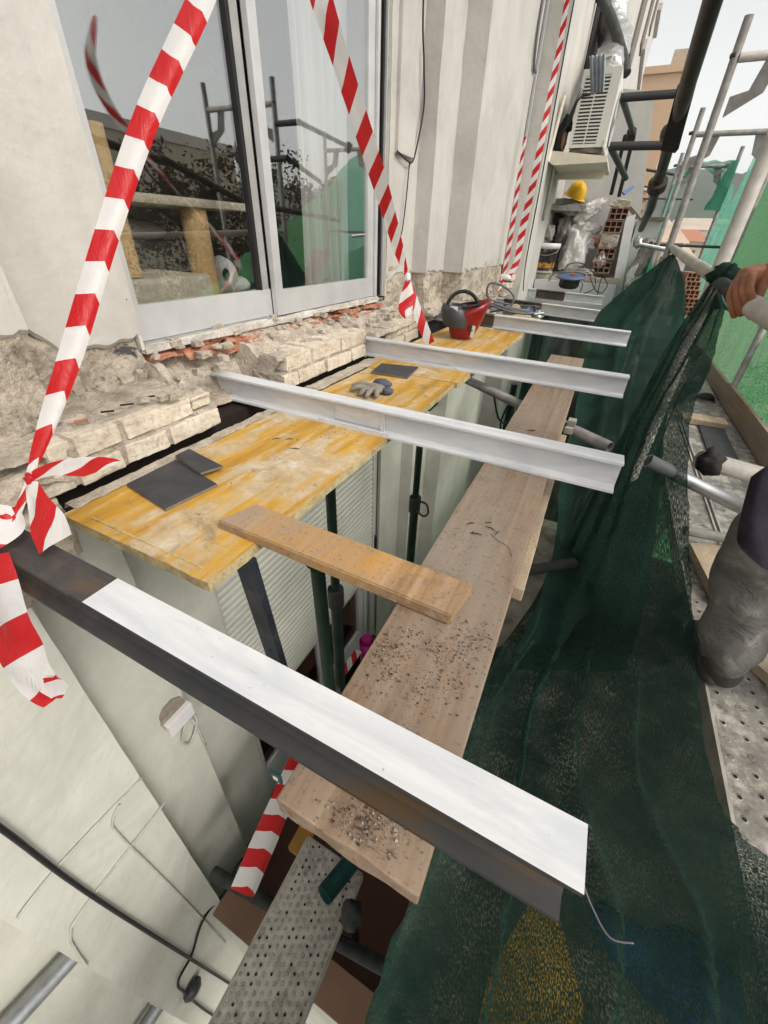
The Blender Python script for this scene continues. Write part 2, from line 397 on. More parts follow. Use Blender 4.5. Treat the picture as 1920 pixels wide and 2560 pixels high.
def m_deck(name, spc, rad, base):
    m = MT(name, .6, .35, .4)
    mp = m.co((1/spc, 1/spc, 1), 'UV')
    o = m.sep(mp)
    fx = m.math('SUBTRACT', m.math('FRACT', o[0]), .5); fy = m.math('SUBTRACT', m.math('FRACT', m.math('ADD', o[1], m.math('MULTIPLY', m.math('FLOOR', o[0]), .5))), .5)
    d = m.math('SQRT', m.math('ADD', m.math('MULTIPLY', fx, fx), m.math('MULTIPLY', fy, fy)))
    hole = m.math('LESS_THAN', d, rad)
    rnd = m.n('ShaderNodeTexWhiteNoise', noise_dimensions='2D')
    cb = m.n('ShaderNodeCombineXYZ'); m.set(cb.inputs[0], m.math('FLOOR', o[0])); m.set(cb.inputs[1], m.math('FLOOR', m.math('ADD', o[1], m.math('MULTIPLY', m.math('FLOOR', o[0]), .5))))
    m.t.links.new(cb.outputs[0], rnd.inputs[0])
    openh = m.math('MULTIPLY', hole, m.math('GREATER_THAN', rnd.outputs[0], .72 if spc < .04 else .5))
    n = m.noise(26, 6, .7)
    c = m.ramp(n, [(.3, tuple(x*.5 for x in base)), (.5, base), (.7, tuple(x*1.45 for x in base))])
    c = m.mix(m.math('MULTIPLY', hole, .3 if spc < .04 else .1), c, (.25, .22, .18)); c = m.mix(m.math('MULTIPLY', m.ramp(m.noise(11, 8, .78), [(.48, 0), (.60, 1)]), .75), c, (.60, .575, .51)); c = m.mix(openh, c, (.012, .01, .01)); m.col(c)
    ring = m.math('MULTIPLY', m.ramp(d, [(rad*.8, 0), (rad*1.05, 1), (rad*1.7, 0)]), .5 if spc > .04 else 1.0)
    m.bump(m.math('ADD', m.math('MULTIPLY', ring, .8), m.math('MULTIPLY', n, .5)), .8, .006); return m.m
deck_m = m_deck('perforated_deck', .030, .17, (.46, .44, .395))
deckr_m = m_deck('worker_deck_perforated', .048, .10, (.25, .235, .205))
def m_glass(name, refl, tint=(1, 1, 1)):
    m = MT(name)
    gl = m.n('ShaderNodeBsdfGlossy'); gl.inputs['Roughness'].default_value = .002; gl.inputs[0].default_value = (.95, .97, .96, 1)
    tp = m.n('ShaderNodeBsdfTransparent'); tp.inputs[0].default_value = (*tint, 1)
    lw = m.n('ShaderNodeLayerWeight'); lw.inputs[0].default_value = .5
    f = m.math('ADD', m.math('MULTIPLY', m.math('POWER', lw.outputs['Facing'], 4), .6), refl)
    mx = m.n('ShaderNodeMixShader'); m.set(mx.inputs[0], f)
    m.t.links.new(tp.outputs[0], mx.inputs[1]); m.t.links.new(gl.outputs[0], mx.inputs[2]); m.t.links.new(mx.outputs[0], m.o.inputs[0]); return m.m
glass_m = m_glass('window_glass', .21, (1, 1, 1))
def m_curtain():
    m = MT('sheer_white_curtain', .9, 0, .1); m.col((.75, .76, .74))
    tr = m.n('ShaderNodeBsdfTranslucent'); tr.inputs[0].default_value = (.75, .76, .74, 1)
    mx = m.n('ShaderNodeMixShader'); mx.inputs[0].default_value = .4
    m.t.links.new(m.b.outputs[0], mx.inputs[1]); m.t.links.new(tr.outputs[0], mx.inputs[2]); m.t.links.new(mx.outputs[0], m.o.inputs[0]); return m.m
curtain_m = m_curtain()
plush_m = simple('cream_plush', (.64, .60, .47), .95, 0, .25, 40, .6)
sisal_m = simple('sisal_rope', (.62, .43, .20), .95, 0, .25, 60, .5)
stool_m = simple('grey_green_fabric', (.16, .18, .17), .9, 0, .2, 20)
whiteint_m = simple('white_ceramic', (.6, .6, .58), .6)
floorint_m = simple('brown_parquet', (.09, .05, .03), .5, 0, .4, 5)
orangeb_m = m_plaster('orange_render', (.60, .42, .28), (.55, .38, .25), .3)
leaf_m = MT('dark_foliage', .7, 0, .3); lc = leaf_m.ramp(leaf_m.noise(2.5, 4), [(.35, (.035, .035, .016)), (.6, (.075, .055, .022)), (.72, (.12, .05, .022))]); leaf_m.col(lc)
tr_ = leaf_m.n('ShaderNodeBsdfTranslucent'); leaf_m.set(tr_.inputs[0], lc); mx_ = leaf_m.n('ShaderNodeMixShader'); mx_.inputs[0].default_value = .4
leaf_m.t.links.new(leaf_m.b.outputs[0], mx_.inputs[1]); leaf_m.t.links.new(tr_.outputs[0], mx_.inputs[2]); leaf_m.t.links.new(mx_.outputs[0], leaf_m.o.inputs[0]); leaf_m = leaf_m.m
leafhill_m = simple('distant_foliage', (.05, .075, .045), .9, 0, .4, .15)
bark_m = simple('bark', (.08, .055, .04), .9, 0, .3, 20, .5)
asphalt_m = simple('street_asphalt', (.06, .06, .062), .9, 0, .3, .8)
pave_m = simple('pale_paving', (.30, .28, .25), .9, 0, .2, 1)
# ================================================================ BUILDING FACADE
PROF = [(-6, -1.112), (-4.6, -1.112), (-4.6, -1.277), (-4.25, -1.277), (-4.25, -1.40), (-2.35, -1.40), (-.87, -1.40), (-.505, -1.40), (-.505, -1.277), (-.19, -1.277), (-.19, -1.112), (.24, -1.112), (.24, -1.277), (.556, -1.277),
        (.556, -1.40), (.93, -1.40), (.93, -1.60), (2.806, -1.60), (2.806, -1.40), (3.25, -1.40), (3.25, -1.277), (3.64, -1.277), (3.64, -1.112), (5.16, -1.112), (5.16, -1.13), (5.29, -1.13), (5.30, -1.20)]
def facade_strip(bm, pts, z0, z1, dz, jit=.003, dx=0, mi=0, zf=None, step=.09):
    # plaster faces along a stepped plan outline, slightly uneven corners
    path = []
    for (a, b), (c, d) in zip(pts[:-1], pts[1:]):
        n = max(1, int(math.hypot(c-a, d-b)/step)); path += [(a+(c-a)*k/n, b+(d-b)*k/n, k == 0) for k in range(n)]
    path.append((*pts[-1], True)); nz = max(1, int((z1-z0)/dz))
    grid = []
    for (y, x, corner) in path:
        col = []
        for k in range(nz+1):
            t0 = zf(y, x) if zf else (z0, z1)
            z = t0[0]+(t0[1]-t0[0])*k/nz
            if step < .02 and k == 1: z = t0[0]+.012
            q = V((x*3, y*7, z*7)); e = noise.noise(q*1.3)*jit + (noise.noise(q*6)*jit*.8 if corner else 0)
            col.append(V((x+dx+e-(.012 if step < .02 and k == 0 else 0), y+(noise.noise(q*5+V((9, 9, 9)))*jit if corner else 0), z)))
        grid.append(col)
    vs = [[bm.verts.new(p) for p in c] for c in grid]
    for i in range(len(vs)-1):
        for k in range(nz):
            f = bm.faces.new((vs[i][k], vs[i+1][k], vs[i+1][k+1], vs[i][k+1])); f.material_index = mi
    bmesh.ops.recalc_face_normals(bm, faces=bm.faces[:])
bld = thing('apartment_building', 'white plastered apartment block with stepped pilasters beside its tall windows, its balcony cut away', 'building', (-1.3, 1.8, -9))
def pline(y):     # ragged lower edge of the plaster
    return -.245 + .03*noise.noise(V((y*2.2, 3, 0))) + .028*noise.noise(V((y*9, 1, 0))) + .014*noise.noise(V((y*30, 1, 4))) + .009*noise.noise(V((y*75, 4, 4))) - (.10*max(0, 1-abs(y-2.72)/.25)) - .09*max(0, min(1, (y-.60)/.08))*max(0, min(1, (.95-y)/.02))
def sub(pts, a, b):
    return [p for p in pts if a-1e-6 <= p[0] <= b+1e-6]
for seg in (sub(PROF, -6, -2.35) + [], sub(PROF, -.87, .93)[:-1], sub(PROF, 2.806, 5.35)[1:]):
    if len(seg) < 2: continue
    bm = bmesh.new(); facade_strip(bm, seg, -.25, 3.4, .09, .004, 0, 0, lambda y, x: (pline(y), 3.4), .016); obj('wall', bm, wall_m, bld)
    bm = bmesh.new(); facade_strip(bm, seg, -.62, -.2, .02, .012, -.010, 0, lambda y, x: (-.62, -.19), .03)
    for v in bm.verts:
        q = v.co*11; v.co.x += .014*noise.fractal(q, 1, 2, 4) + .012*noise.noise(v.co*4); v.co.y += .014 if v.co.y > 1.8 else -.014
    obj('stripped_base', bm, strip_m, bld)
for seg in (sub(PROF, -6, -2.35), sub(PROF, -.87, .93)[:-1], sub(PROF, 2.806, 5.35)[1:]):
    bm = bmesh.new(); facade_strip(bm, seg, -9, -.72, .12, .003); obj('wall', bm, wall2_m, bld)
# window reveals, lintels and spandrels for the two storeys
bm = bmesh.new()
for a, b in ((.93, 2.806), (-2.35, -.87)):
    add_box(bm, -1.75, -1.402, a-.012, a-.001, -.375, 3.4); add_box(bm, -1.75, -1.402, b+.001, b+.012, -.375, 3.4)
    add_box(bm, -1.75, -1.402, a-.012, a-.001, -9, -.73); add_box(bm, -1.75, -1.402, b+.001, b+.012, -9, -.73)
    add_box(bm, -1.72, -1.405, a, b, 1.95, 3.4); add_box(bm, -1.72, -1.405, a, b, -1.25, -.73); add_box(bm, -1.72, -1.42, a, b, -9, -4.13)
obj('wall', bm, wall2_m, bld)
# wall beyond the joint, standing further out
bm = bmesh.new(); facade_strip(bm, [(5.32, -1.13), (5.33, -.915), (5.42, -.90), (24, -.90), (24.2, -1.5)], -9, 8, .5, .002); obj('wall', bm, wall_m, bld)
bm = box(-1.15, -1.128, 5.245, 5.262, -.45, 3.4); obj('joint_seal', bm, gasket_m, bld)
bm = box(-1.15, -1.105, 5.263, 5.29, -.45, 3.4); obj('joint_trim', bm, alu_m, bld)
# floor slab remnant in the wall thickness, room behind
bm = box(-1.62, -1.235, -6, 6.2, -.715, -.64); obj('slab_remnant', bm, void_m, bld)
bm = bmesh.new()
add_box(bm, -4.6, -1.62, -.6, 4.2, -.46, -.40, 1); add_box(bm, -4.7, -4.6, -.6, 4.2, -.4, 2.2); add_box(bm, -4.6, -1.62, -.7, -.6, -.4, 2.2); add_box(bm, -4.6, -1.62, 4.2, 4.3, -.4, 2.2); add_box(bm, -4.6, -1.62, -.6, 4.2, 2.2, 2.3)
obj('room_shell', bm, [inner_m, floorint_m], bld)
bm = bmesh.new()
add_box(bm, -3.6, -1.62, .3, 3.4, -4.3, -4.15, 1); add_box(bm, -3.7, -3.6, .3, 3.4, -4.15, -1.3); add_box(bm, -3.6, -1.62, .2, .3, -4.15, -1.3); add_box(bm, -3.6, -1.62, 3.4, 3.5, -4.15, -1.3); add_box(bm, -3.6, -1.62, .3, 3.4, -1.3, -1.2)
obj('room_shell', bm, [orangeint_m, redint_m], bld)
# upper sliding window
W = obj('window', box(-1.53, -1.468, .93, 2.806, -.395, -.368), alud_m, bld)
bm = bmesh.new()
add_box(bm, -1.50, -1.478, .94, 1.70, -.366, -.247); add_box(bm, -1.50, -1.478, .94, 1.0, -.247, 1.85)
obj('frame', bm, alu_m, W)
bm = bmesh.new(); add_box(bm, -1.500, -1.479, 1.645, 1.69, -.247, 1.85); obj('frame', bm, alud_m, W)
bm = bmesh.new()
add_box(bm, -1.472, -1.445, 1.70, 2.70, -.366, -.252); add_box(bm, -1.472, -1.444, 1.70, 1.752, -.252, 1.85); add_box(bm, -1.472, -1.446, 2.63, 2.70, -.252, 1.85)
add_box(bm, -1.5, -1.44, .94, 2.72, 1.85, 1.95); obj('frame', bm, alu_m, W)
bm = bmesh.new()
add_box(bm, -1.50, -1.43, 2.705, 2.722, -.366, 1.95); add_box(bm, -1.50, -1.44, 2.735, 2.75, -.366, 1.95); add_box(bm, -1.52, -1.47, 2.72, 2.76, -.366, 1.95); add_box(bm, -1.5, -1.418, 2.79, 2.8, -.366, 1.95)
obj('frame', bm, alu_m, W)
obj('gasket', box(-1.5, -1.43, 2.765, 2.785, -.366, 1.95), gasket_m, W)
obj('gasket', box(-1.502, -1.476, 1.625, 1.644, -.247, 1.85), gasket_m, W)
obj('pane', box(-1.496, -1.490, 1.0, 1.645, -.247, 1.85), glass_m, W)
obj('pane', box(-1.462, -1.456, 1.752, 2.63, -.252, 1.85), glass_m, W)
# neighbouring window behind the camera to the left
W2 = obj('window', box(-1.53, -1.44, -2.35, -.87, -.395, -.30), alu_m, bld)
bm = bmesh.new()
for y in (-2.35, -1.64, -.93): add_box(bm, -1.5, -1.45, y, y+.06, -.3, 1.95)
obj('frame', bm, alu_m, W2); obj('pane', box(-1.48, -1.474, -2.29, -.93, -.3, 1.95), glass_m, W2)
# lower storey door with its roller shutter
Dw = obj('door', box(-1.50, -1.46, .93, 2.8, -4.13, -4.02), whitep_m, bld)
bm = bmesh.new()
for y, w in ((.935, .06), (1.78, .05), (1.835, .07), (2.50, .07), (2.60, .06), (2.70, .05)): add_box(bm, -1.50, -1.455-(.01 if w < .06 else 0), y, y+w, -4.02, -1.3)
add_box(bm, -1.498, -1.462, 1.9, 2.5, -4.02, -3.72); add_box(bm, -1.498, -1.462, .995, 1.78, -4.02, -3.72); obj('frame', bm, whitep_m, Dw)
obj('pane', box(-1.482, -1.476, 1.905, 2.5, -3.72, -1.3), glass_m, Dw); obj('pane', box(-1.482, -1.476, .995, 1.78, -3.72, -1.3), glass_m, Dw)
obj('sill', box(-1.46, -1.12, .95, 2.79, -4.16, -4.12), whitep_m, bld)
bm = bmesh.new(); uv = uvl(bm)
prof = []
z = -2.905
while z < -.75:
    for a in range(5):
        t = a/5; prof.append((-1.432+.009*math.sin(math.pi*t)**.6 if a else -1.436, z+t*.05))
    z += .05
grid = [[V((x, y, zz)) for (x, zz) in prof] for y in (.955, 2.70)]
add_sheet(bm, grid, 0, False); shut = obj('roller_shutter', bm, shutter_m, bld)
obj('bottom_bar', box(-1.438, -1.416, .955, 2.70, -2.945, -2.906), shutter_m, shut)
bm = bmesh.new(); add_box(bm, -1.45, -1.415, .932, .953, -4.0, -.75); obj('guide_rail', bm, shutter_m, shut); bm = bmesh.new(); add_box(bm, -1.45, -1.415, 2.702, 2.76, -4.0, -.75); obj('guide_rail', bm, shutter_m, shut)
obj('pull_cord', tube([(-1.40, 2.745, -.75), (-1.402, 2.75, -2.6), (-1.402, 2.74, -2.62)], .004, seg=6), cable_m, shut)
obj('cord_weight', tube([(-1.402, 2.742, -2.50), (-1.402, 2.742, -2.55), (-1.402, 2.742, -2.66), (-1.402, 2.742, -2.72)], [.006, .015, .015, .006], seg=8), cable_m, shut)
obj('pull_cord', tube([(-1.40, 2.77, -2.7), (-1.402, 2.78, -4.0)], .004, seg=6), cable_m, shut)
# dark strips standing in for the shadows in far window recesses
bm = bmesh.new()
for (a, b, zb) in ((13.3, 14.6, 3.5), (16.6, 17.6, 4.55), (19.2, 20.0, 5.6)): add_box(bm, -.905, -.86, a, b, zb, zb+6)
obj('recess_shadow', bm, simple('brown_recess_shadow', (.17, .145, .12), .7), bld)
bm = bmesh.new(); add_box(bm, -.905, -.80, 18, 23.8, 4.8, 5.0); add_box(bm, -.905, -.78, 21.4, 23.8, 6.6, 6.75); obj('cornice', bm, wall_m, bld)
obj('window_opening', box(-.91, -.888, 6.75, 7.9, 1.70, 4.2), void_m, bld)
# plaster trunking with its cables on the stepped pilaster
bm = bmesh.new(); add_box(bm, -1.403, -1.375, 2.885, 3.135, .43, 3.3, bev=.006); obj('trunking', bm, wall_m, bld)
tag(single('wall_cable', tube(crom([(-1.375, 3.16, 2.2), (-1.376, 3.145, 1.2), (-1.372, 3.20, .9), (-1.37, 3.235, .72), (-1.373, 3.19, .56), (-1.375, 3.12, .425), (-1.373, 3.04, .405), (-1.376, 2.87, .435)], 6), .0055, seg=6), cable_m, 'x', 'x'),
    'thin dark cable looping down the pale pilaster right of the big window', 'cable')
tag(single('wall_cable', tube(crom([(-1.375, 3.06, .40), (-1.374, 3.03, .2), (-1.376, 2.99, .02), (-1.385, 2.95, -.03)], 6), .004, seg=6), cable_m, 'x', 'x'),
    'short thin cable end hanging below the plaster trunking to a chipped hole', 'cable')
tag(single('wall_cable', tube(crom([(-1.10, 5.0, 1.75), (-1.095, 4.96, 1.5), (-1.095, 5.02, 1.32), (-1.095, 5.15, 1.3)], 6), .012, seg=6), cableg_m, 'x', 'x'),
    'thick grey cable hooked across the top of the wide white pilaster', 'cable')
tag(single('wall_cable', tube(crom([(-.91, 5.335, 3), (-.905, 5.34, 1.5), (-.90, 5.36, .5), (-.90, 5.36, -.2), (-.86, 5.3, -.5)], 8), .006, seg=6), cable_m, 'x', 'x'),
    'black cable running straight down the wall edge past the paint bucket', 'cable')
# cables on the lower wall
for pts, r, m, lab in (
    ([(-1.08, -.075, -.9), (-1.085, -.06, -1.40), (-1.09, -.054, -1.87), (-1.09, -.031, -2.58), (-1.09, .057, -4.9), (-1.09, .07, -6)], .0075, cable_m, 'thick black cable falling the length of the lower white pilaster'),
    ([(-1.10, -.172, -1.787), (-1.105, -.038, -1.769), (-1.105, .243, -1.79)], .0045, cablew_m, 'painted over cable crossing the lower pilaster, upper of two'),
    ([(-1.10, -.185, -2.4), (-1.105, -.168, -2.25), (-1.105, -.146, -2.14), (-1.105, -.083, -2.09), (-1.105, .27, -2.06)], .0045, cablew_m, 'painted over cable bending round the corner of the lower pilaster'),
    ([(-1.105, .15, -1.80), (-1.105, .11, -1.84), (-1.105, .10, -1.95), (-1.105, .12, -2.6), (-1.105, .15, -3.9)], .0045, cablew_m, 'painted over cable dropping straight down the lower pilaster')):
    tag(single('wall_cable', tube(crom(pts, 6), r, seg=6), m, 'x', 'x'), lab, 'cable')
cb = [on('x', -1.25, 560, 1790), on('x', -1.25, 545, 1830), on('x', -1.2, 512, 1870), on('x', -1.15, 490, 1920), on('x', -1.10, 440, 1985), on('x', -1.10, 415, 2060), on('x', -1.09, 385, 2120), on('x', -1.09, 400, 2145), on('x', -1.09, 455, 2190), on('x', -1.09, 540, 2240)]
tag(single('wall_cable', tube(crom(cb, 6), .007, seg=6), cable_m, 'x', 'x'), 'loose black cable looping past the corner lamp holder on the lower wall', 'cable')
jb = thing('junction_box', 'white rectangular junction box in a chipped patch low on the wall', 'junction box', (-1.27, .49, -1.95))
bm = box(-1.28, -1.245, .435, .565, -1.99, -1.90, bev=.006); obj('cover', bm, whitep_m, jb)
bm = bmesh.new(); pts = []
for k in range(28):
    a = k/28*2*math.pi; r0 = .085*(1+.3*noise.noise(V((math.cos(a)*2, math.sin(a)*2, 5)))); pts.append(V((-1.279, .49+math.cos(a)*r0*.75, -1.89+math.sin(a)*r0)))
add_poly(bm, pts, (.006, 0, 0)); bmesh.ops.triangulate(bm, faces=bm.faces[:]); obj('chipped_patch', bm, simple('chipped_plaster', (.30, .26, .22), .9, 0, .4, 30, .6), jb)
obj('cable_loop', tube(crom([(-1.262, .55, -1.93), (-1.25, .56, -2.05), (-1.26, .50, -2.16), (-1.255, .47, -2.08), (-1.26, .54, -2.0), (-1.262, .56, -2.3)], 6), .006, seg=6), cablew_m, jb)
lh = thing('lamp_holder', 'small dark round lamp holder on the lower white wall', 'lamp', tuple(on('x', -1.112, 412, 2133)))
c0 = on('x', -1.10, 412, 2133)
bm = bmesh.new(); add_lathe(bm, [(.0, 0), (.05, 0), (.055, .02), (.035, .045), (.0, .05)], c0, 14, 0, Matrix.Rotation(R_(90), 4, 'Y')); obj('body', bm, smoke_m, lh)
ps = thing('pipe_stub', 'short round clay pipe stub poking from the shaded lower wall', 'pipe', tuple(on('x', -1.2, 497, 1962)))
c0 = on('x', -1.2, 490, 1960); obj('sleeve', tube([c0, c0+V((.07, .0, 0))], .05, hollow=.35), concrete_m, ps)
# ================================================================ BROKEN LEDGE UNDER THE WINDOW
led = thing('broken_brick_ledge', 'broken beige brick and rubble ledge along the wall under the window', 'ledge', (-1.3, 2, -.62))
def bricks(bm, ylist, z0, z1, x0, x1, seed):
    bm = bmesh.new()
    for i, (a, b) in enumerate(ylist):
        vs = add_box(bm, x0+random.uniform(-.006, .006), x1+random.uniform(-.008, .008), a+.004, b-.004, z0+.003, z1-.003+random.uniform(-.004, .003), cuts=8, bev=.004)
        jag(bm, .0034, 24, seed+i, 5, vs); jag(bm, .004, 6, seed+i, 2, vs)
        obj('brick', bm, brick_m, led); bm = bmesh.new()
    return bm
bm = bmesh.new()
bm = bmesh.new()
for (y0, y1, z0, z1, xf) in ((.37, .985, -.618, -.555, -1.168), (.435, .885, -.556, -.497, -1.183), (1.36, 2.10, -.606, -.54, -1.176), (1.41, 2.12, -.54, -.470, -1.178), (2.46, 3.0, -.65, -.515, -1.212)):
    vs = add_box(bm, -1.34, xf, y0, y1, z0, z1, cuts=20); jag(bm, .006, 26, 5, 4, vs)
obj('joint_mortar', bm, mortar_m, led); bm = bmesh.new()
bricks(bm, [(.435, .50), (.502, .632), (.642, .89)], -.555, -.488, -1.33, -1.172, 1)
bricks(bm, [(.37, .47), (.475, .61), (.618, .765), (.772, .985)], -.622, -.56, -1.33, -1.158, 7)
bricks(bm, [(.90, .985)], -.552, -.50, -1.34, -1.20, 17)
bricks(bm, [(1.40, 1.59), (1.60, 1.84), (1.85, 2.075), (2.08, 2.125)], -.535, -.462, -1.36, -1.168, 20)
bricks(bm, [(1.36, 1.47), (1.475, 1.69), (1.70, 1.94), (1.945, 2.10)], -.608, -.54, -1.36, -1.166, 30)
bricks(bm, [(2.62, 2.80), (2.81, 3.02)], -.585, -.51, -1.38, -1.20, 40); bricks(bm, [(2.45, 2.70), (2.71, 2.96)], -.655, -.59, -1.38, -1.19, 44)
bricks(bm, [(4.0, 4.22), (4.23, 4.45), (4.46, 4.7), (5.05, 5.30), (5.31, 5.5)], -.56, -.49, -1.25, -1.02, 50); bricks(bm, [(5.0, 5.2), (5.22, 5.5)], -.48, -.41, -1.25, -1.0, 56)
bricks(bm, [(5.1, 5.5)], -.40, -.34, -1.2, -.97, 58)
# rubble slope up to the window threshold
ys = [.30+i*.0145 for i in range(362)]
grid = []
for y in ys:
    back = -1.52 if .93 < y < 2.806 else (-1.42 if (.556 < y < .93 or 2.806 <= y < 3.25) else (-1.30 if y < 3.64 else -1.13))
    ztop = -.385 if .93 < y < 2.806 else (-.478 if y < .93 else -.45); namp = .35 if y < .93 else 1
    front = -1.185 if not (.97 < y < 1.36) else -1.30
    if y > 3.1: front = min(front, back+.12) if y < 3.64 else back+.09
    if y < .36: front = -1.2
    zf = -.492 if y < 1.0 else (-.47 if y < 2.2 else -.52)
    if .97 < y < 1.36: zf = -.60
    if 2.12 < y < 2.3: zf = -.6
    row = []
    for k in range(30):
        t = k/29; x = front+(back-front)*t
        pr = max(0, (t-.38)/.62); z = zf+(ztop-zf)*(pr**.8)
        q = V((x*14, y*14, 1)); z += .020*noise.fractal(q, .9, 2, 5)*(1 if t > .3 else .35)*namp + .012*noise.noise(q*.4)
        if t < .05: z -= .02
        if t > .97: z = min(z, ztop)
        row.append(V((x, y, z)))
    grid.append(row)
bm = bmesh.new(); add_sheet(bm, grid, 0, False)
for k in range(170):        # loose chips
    y = random.uniform(.5, 5.0); b = -1.47 if .93 < y < 2.8 else (-1.36 if y < 3.2 else -1.12)
    x = random.uniform(b, b+.2); tt = (x+1.185)/(b+1.185) if b < -1.185 else .5
    z = -.48+.10*max(0, (tt-.38)/.62)+.012 if y < 2.8 else -.47
    s = random.uniform(.006, .02)
    vs = add_box(bm, x-s, x+s, y-s*1.3, y+s*1.3, z-s*.6, z+s*.6, cuts=1, M=None); jag(bm, s*.5, 30, k, 2, vs)
obj('rubble', bm, mortar_m, led)
bm = bmesh.new()
for k in range(90):         # broken tile edges under the threshold
    y = random.uniform(.95, 2.75); t = random.random(); L = random.uniform(.02, .07); h = random.uniform(.003, .008)
    x = -1.455+random.uniform(-.02, .05); z = -.402-(x+1.455)*.55-t*.035
    M = Matrix.Translation((x, y, z)) @ Matrix.Rotation(random.uniform(-.25, .25), 4, 'Z') @ Matrix.Rotation(random.uniform(-.2, .45), 4, 'Y')
    vs = add_box(bm, -random.uniform(.015, .035), .02, -L, L, -h, h, cuts=2, M=M); jag(bm, .004, 40, k, 3, vs)
obj('tile_shard', bm, terra_m, led)
bm = bmesh.new(); add_box(bm, -1.47, -1.425, .945, 2.74, -.398, -.372, cuts=12); jag(bm, .008, 24, 3, 4); obj('threshold', bm, m_rough('threshold_mortar', (.42, .38, .33), (.58, .55, .5), (.7, .68, .64), 12, .01), led)
bm = bmesh.new(); grid = []
for i in range(115):
    y = .405+i*.0149; row = []
    for k in range(6):
        x = (-1.122 if y < 1.3 else -1.17)+k*(.0115 if y < 1.3 else .02) + .004*noise.noise(V((y*12, k, 0)))+(y-.4)*.003; row.append(V((x + (.016*noise.noise(V((y*9, 2, 2))) if k in (0,) else 0), y, -.619+.004*noise.fractal(V((x*30, y*30, 0)), 1, 2, 3)-(.02 if k == 0 else 0))))
    grid.append(row)
add_sheet(bm, grid, 0, False); obj('mortar_rim', bm, mortar_m, led)
# left end of the ledge: rubble under beam one
bm = bmesh.new()
for (x0, x1, y0, y1, z0, z1, sd) in ((-1.36, -1.16, -.45, .42, -.80, -.64, 1), (-1.33, -1.15, -.4, .16, -.64, -.55, 2), (-1.33, -1.14, .26, .44, -.6, -.53, 3), (-1.32, -1.17, -.4, .3, -.54, -.42, 5)):
    vs = add_box(bm, x0, x1, y0, y1, z0, z1, cuts=9, bev=.02); jag(bm, .035, 9, sd, 5, vs)
obj('rubble', bm, rubble_m, led)
bm = bmesh.new(); c0 = on('z', -.672, 48, 1262)
vs = add_box(bm, c0.x-.10, c0.x+.035, c0.y-.04, c0.y+.028, -.715, -.632, cuts=6, bev=.012); jag(bm, .010, 16, 4, 4, vs); single('mortar_lump', bm, mortar_m, 'lump of old tan mortar wedged under the dark end of the nearest beam', 'mortar')
# cigarette end and splinters on the bricks
for i, (x, y, m, l, lab) in enumerate(((-1.235, .575, terra_m, .012, 'orange brown cigarette end lying on the near brick ledge'), (-1.24, .655, black_m, .013, 'dark splinter on the near brick ledge beside a cigarette end'), (-1.245, .72, black_m, .014, 'dark splinter in the middle of the near brick ledge'), (-1.25, .80, black_m, .012, 'dark splinter near the far end of the near brick ledge'))):
    single('debris_splinter' if i else 'cigarette_end', tube([(x-l, y-l*1.2, -.478), (x+l, y+l*.6, -.476)], .0045 if i == 0 else .003, seg=6), m, lab, 'debris')
# ================================================================ STEEL BEAMS
def beam_bm(p, q, zt, h=.10, b=.06, tf=.008, tw=.007, paint=None, mats=1):
    """I section from p to q (top centre line); returns bm along its own axis; paint(x0..1, face) -> material"""
    bm = bmesh.new(); uvl(bm); L = (q-p).length; d = (q-p).normalized(); s = V((-d.y, d.x, 0)); n = 36
    prof = [(-b/2, 0), (b/2, 0), (b/2, -tf), (tw/2+.006, -tf-.002), (tw/2, -tf-.008), (tw/2, -h+tf+.008), (tw/2+.006, -h+tf+.002), (b/2, -h+tf), (b/2, -h), (-b/2, -h), (-b/2, -h+tf), (-tw/2-.006, -h+tf+.002), (-tw/2, -h+tf+.008), (-tw/2, -tf-.008), (-tw/2-.006, -tf-.002), (-b/2, -tf)]
    rings = [[bm.verts.new(p+d*(L*i/n)+s*a+V((0, 0, z))) for a, z in prof] for i in range(n+1)]
    k = len(prof)
    for i in range(n):
        for j in range(k):
            f = bm.faces.new((rings[i][j], rings[i][(j+1) % k], rings[i+1][(j+1) % k], rings[i+1][j]))
            f.material_index = paint(i/n*L, j) if paint else 0
    for r in (rings[0], rings[-1]): bm.faces.new(r)
    bmesh.ops.recalc_face_normals(bm, faces=bm.faces[:])
    return bm
BG = 'white primed steel beams laid from the wall across the gap'
def beam(p, q, paint, label, mats=None):
    p, q = V(p), V(q); c = (p+q)/2; c.z -= .1
    t = thing('steel_beam', label, 'steel beam', tuple(c), BG)
    obj('i_section', beam_bm(p, q, 0, paint=paint), mats or [wsteel_m, bare_m, under_m, rust_m], t)
    return t
b1 = beam((-1.24, .222, -.522), (.131, .222, -.522), lambda x, j: (1 if x < .605 else 0) if j in (0,) else (2 if x > .54 else 1), 'nearest steel beam, white on top with dark unpainted sides and a dark wall end')
b2 = beam((-1.40, 1.212, -.522), (.174, 1.212, -.522), None, 'second white steel beam from the camera, crossing the near end of the long plank')
b3 = beam((-1.30, 2.175, -.522), (.205, 2.175, -.522), None, 'third white steel beam from the camera, in front of the red welding mask')
b4 = beam((-1.47, 3.60, -.522), (.236, 3.44, -.522), lambda x, j: 3 if .50 < x < .68 else 0, 'fourth white steel beam, just behind the red welding mask with a rusty patch')
b5 = beam((-1.40, 4.75, -.522), (.023, 4.42, -.522), lambda x, j: 3 if .46 < x < .86 else 0, 'fifth steel beam, its dark welded middle behind the coiled grinder cable')
b6 = beam((-1.42, 6.02, -.522), (-.005, 5.74, -.522), lambda x, j: 3 if .62 < x < .98 else 0, 'farthest steel beam with dark welded middle, below the blue cable reel')
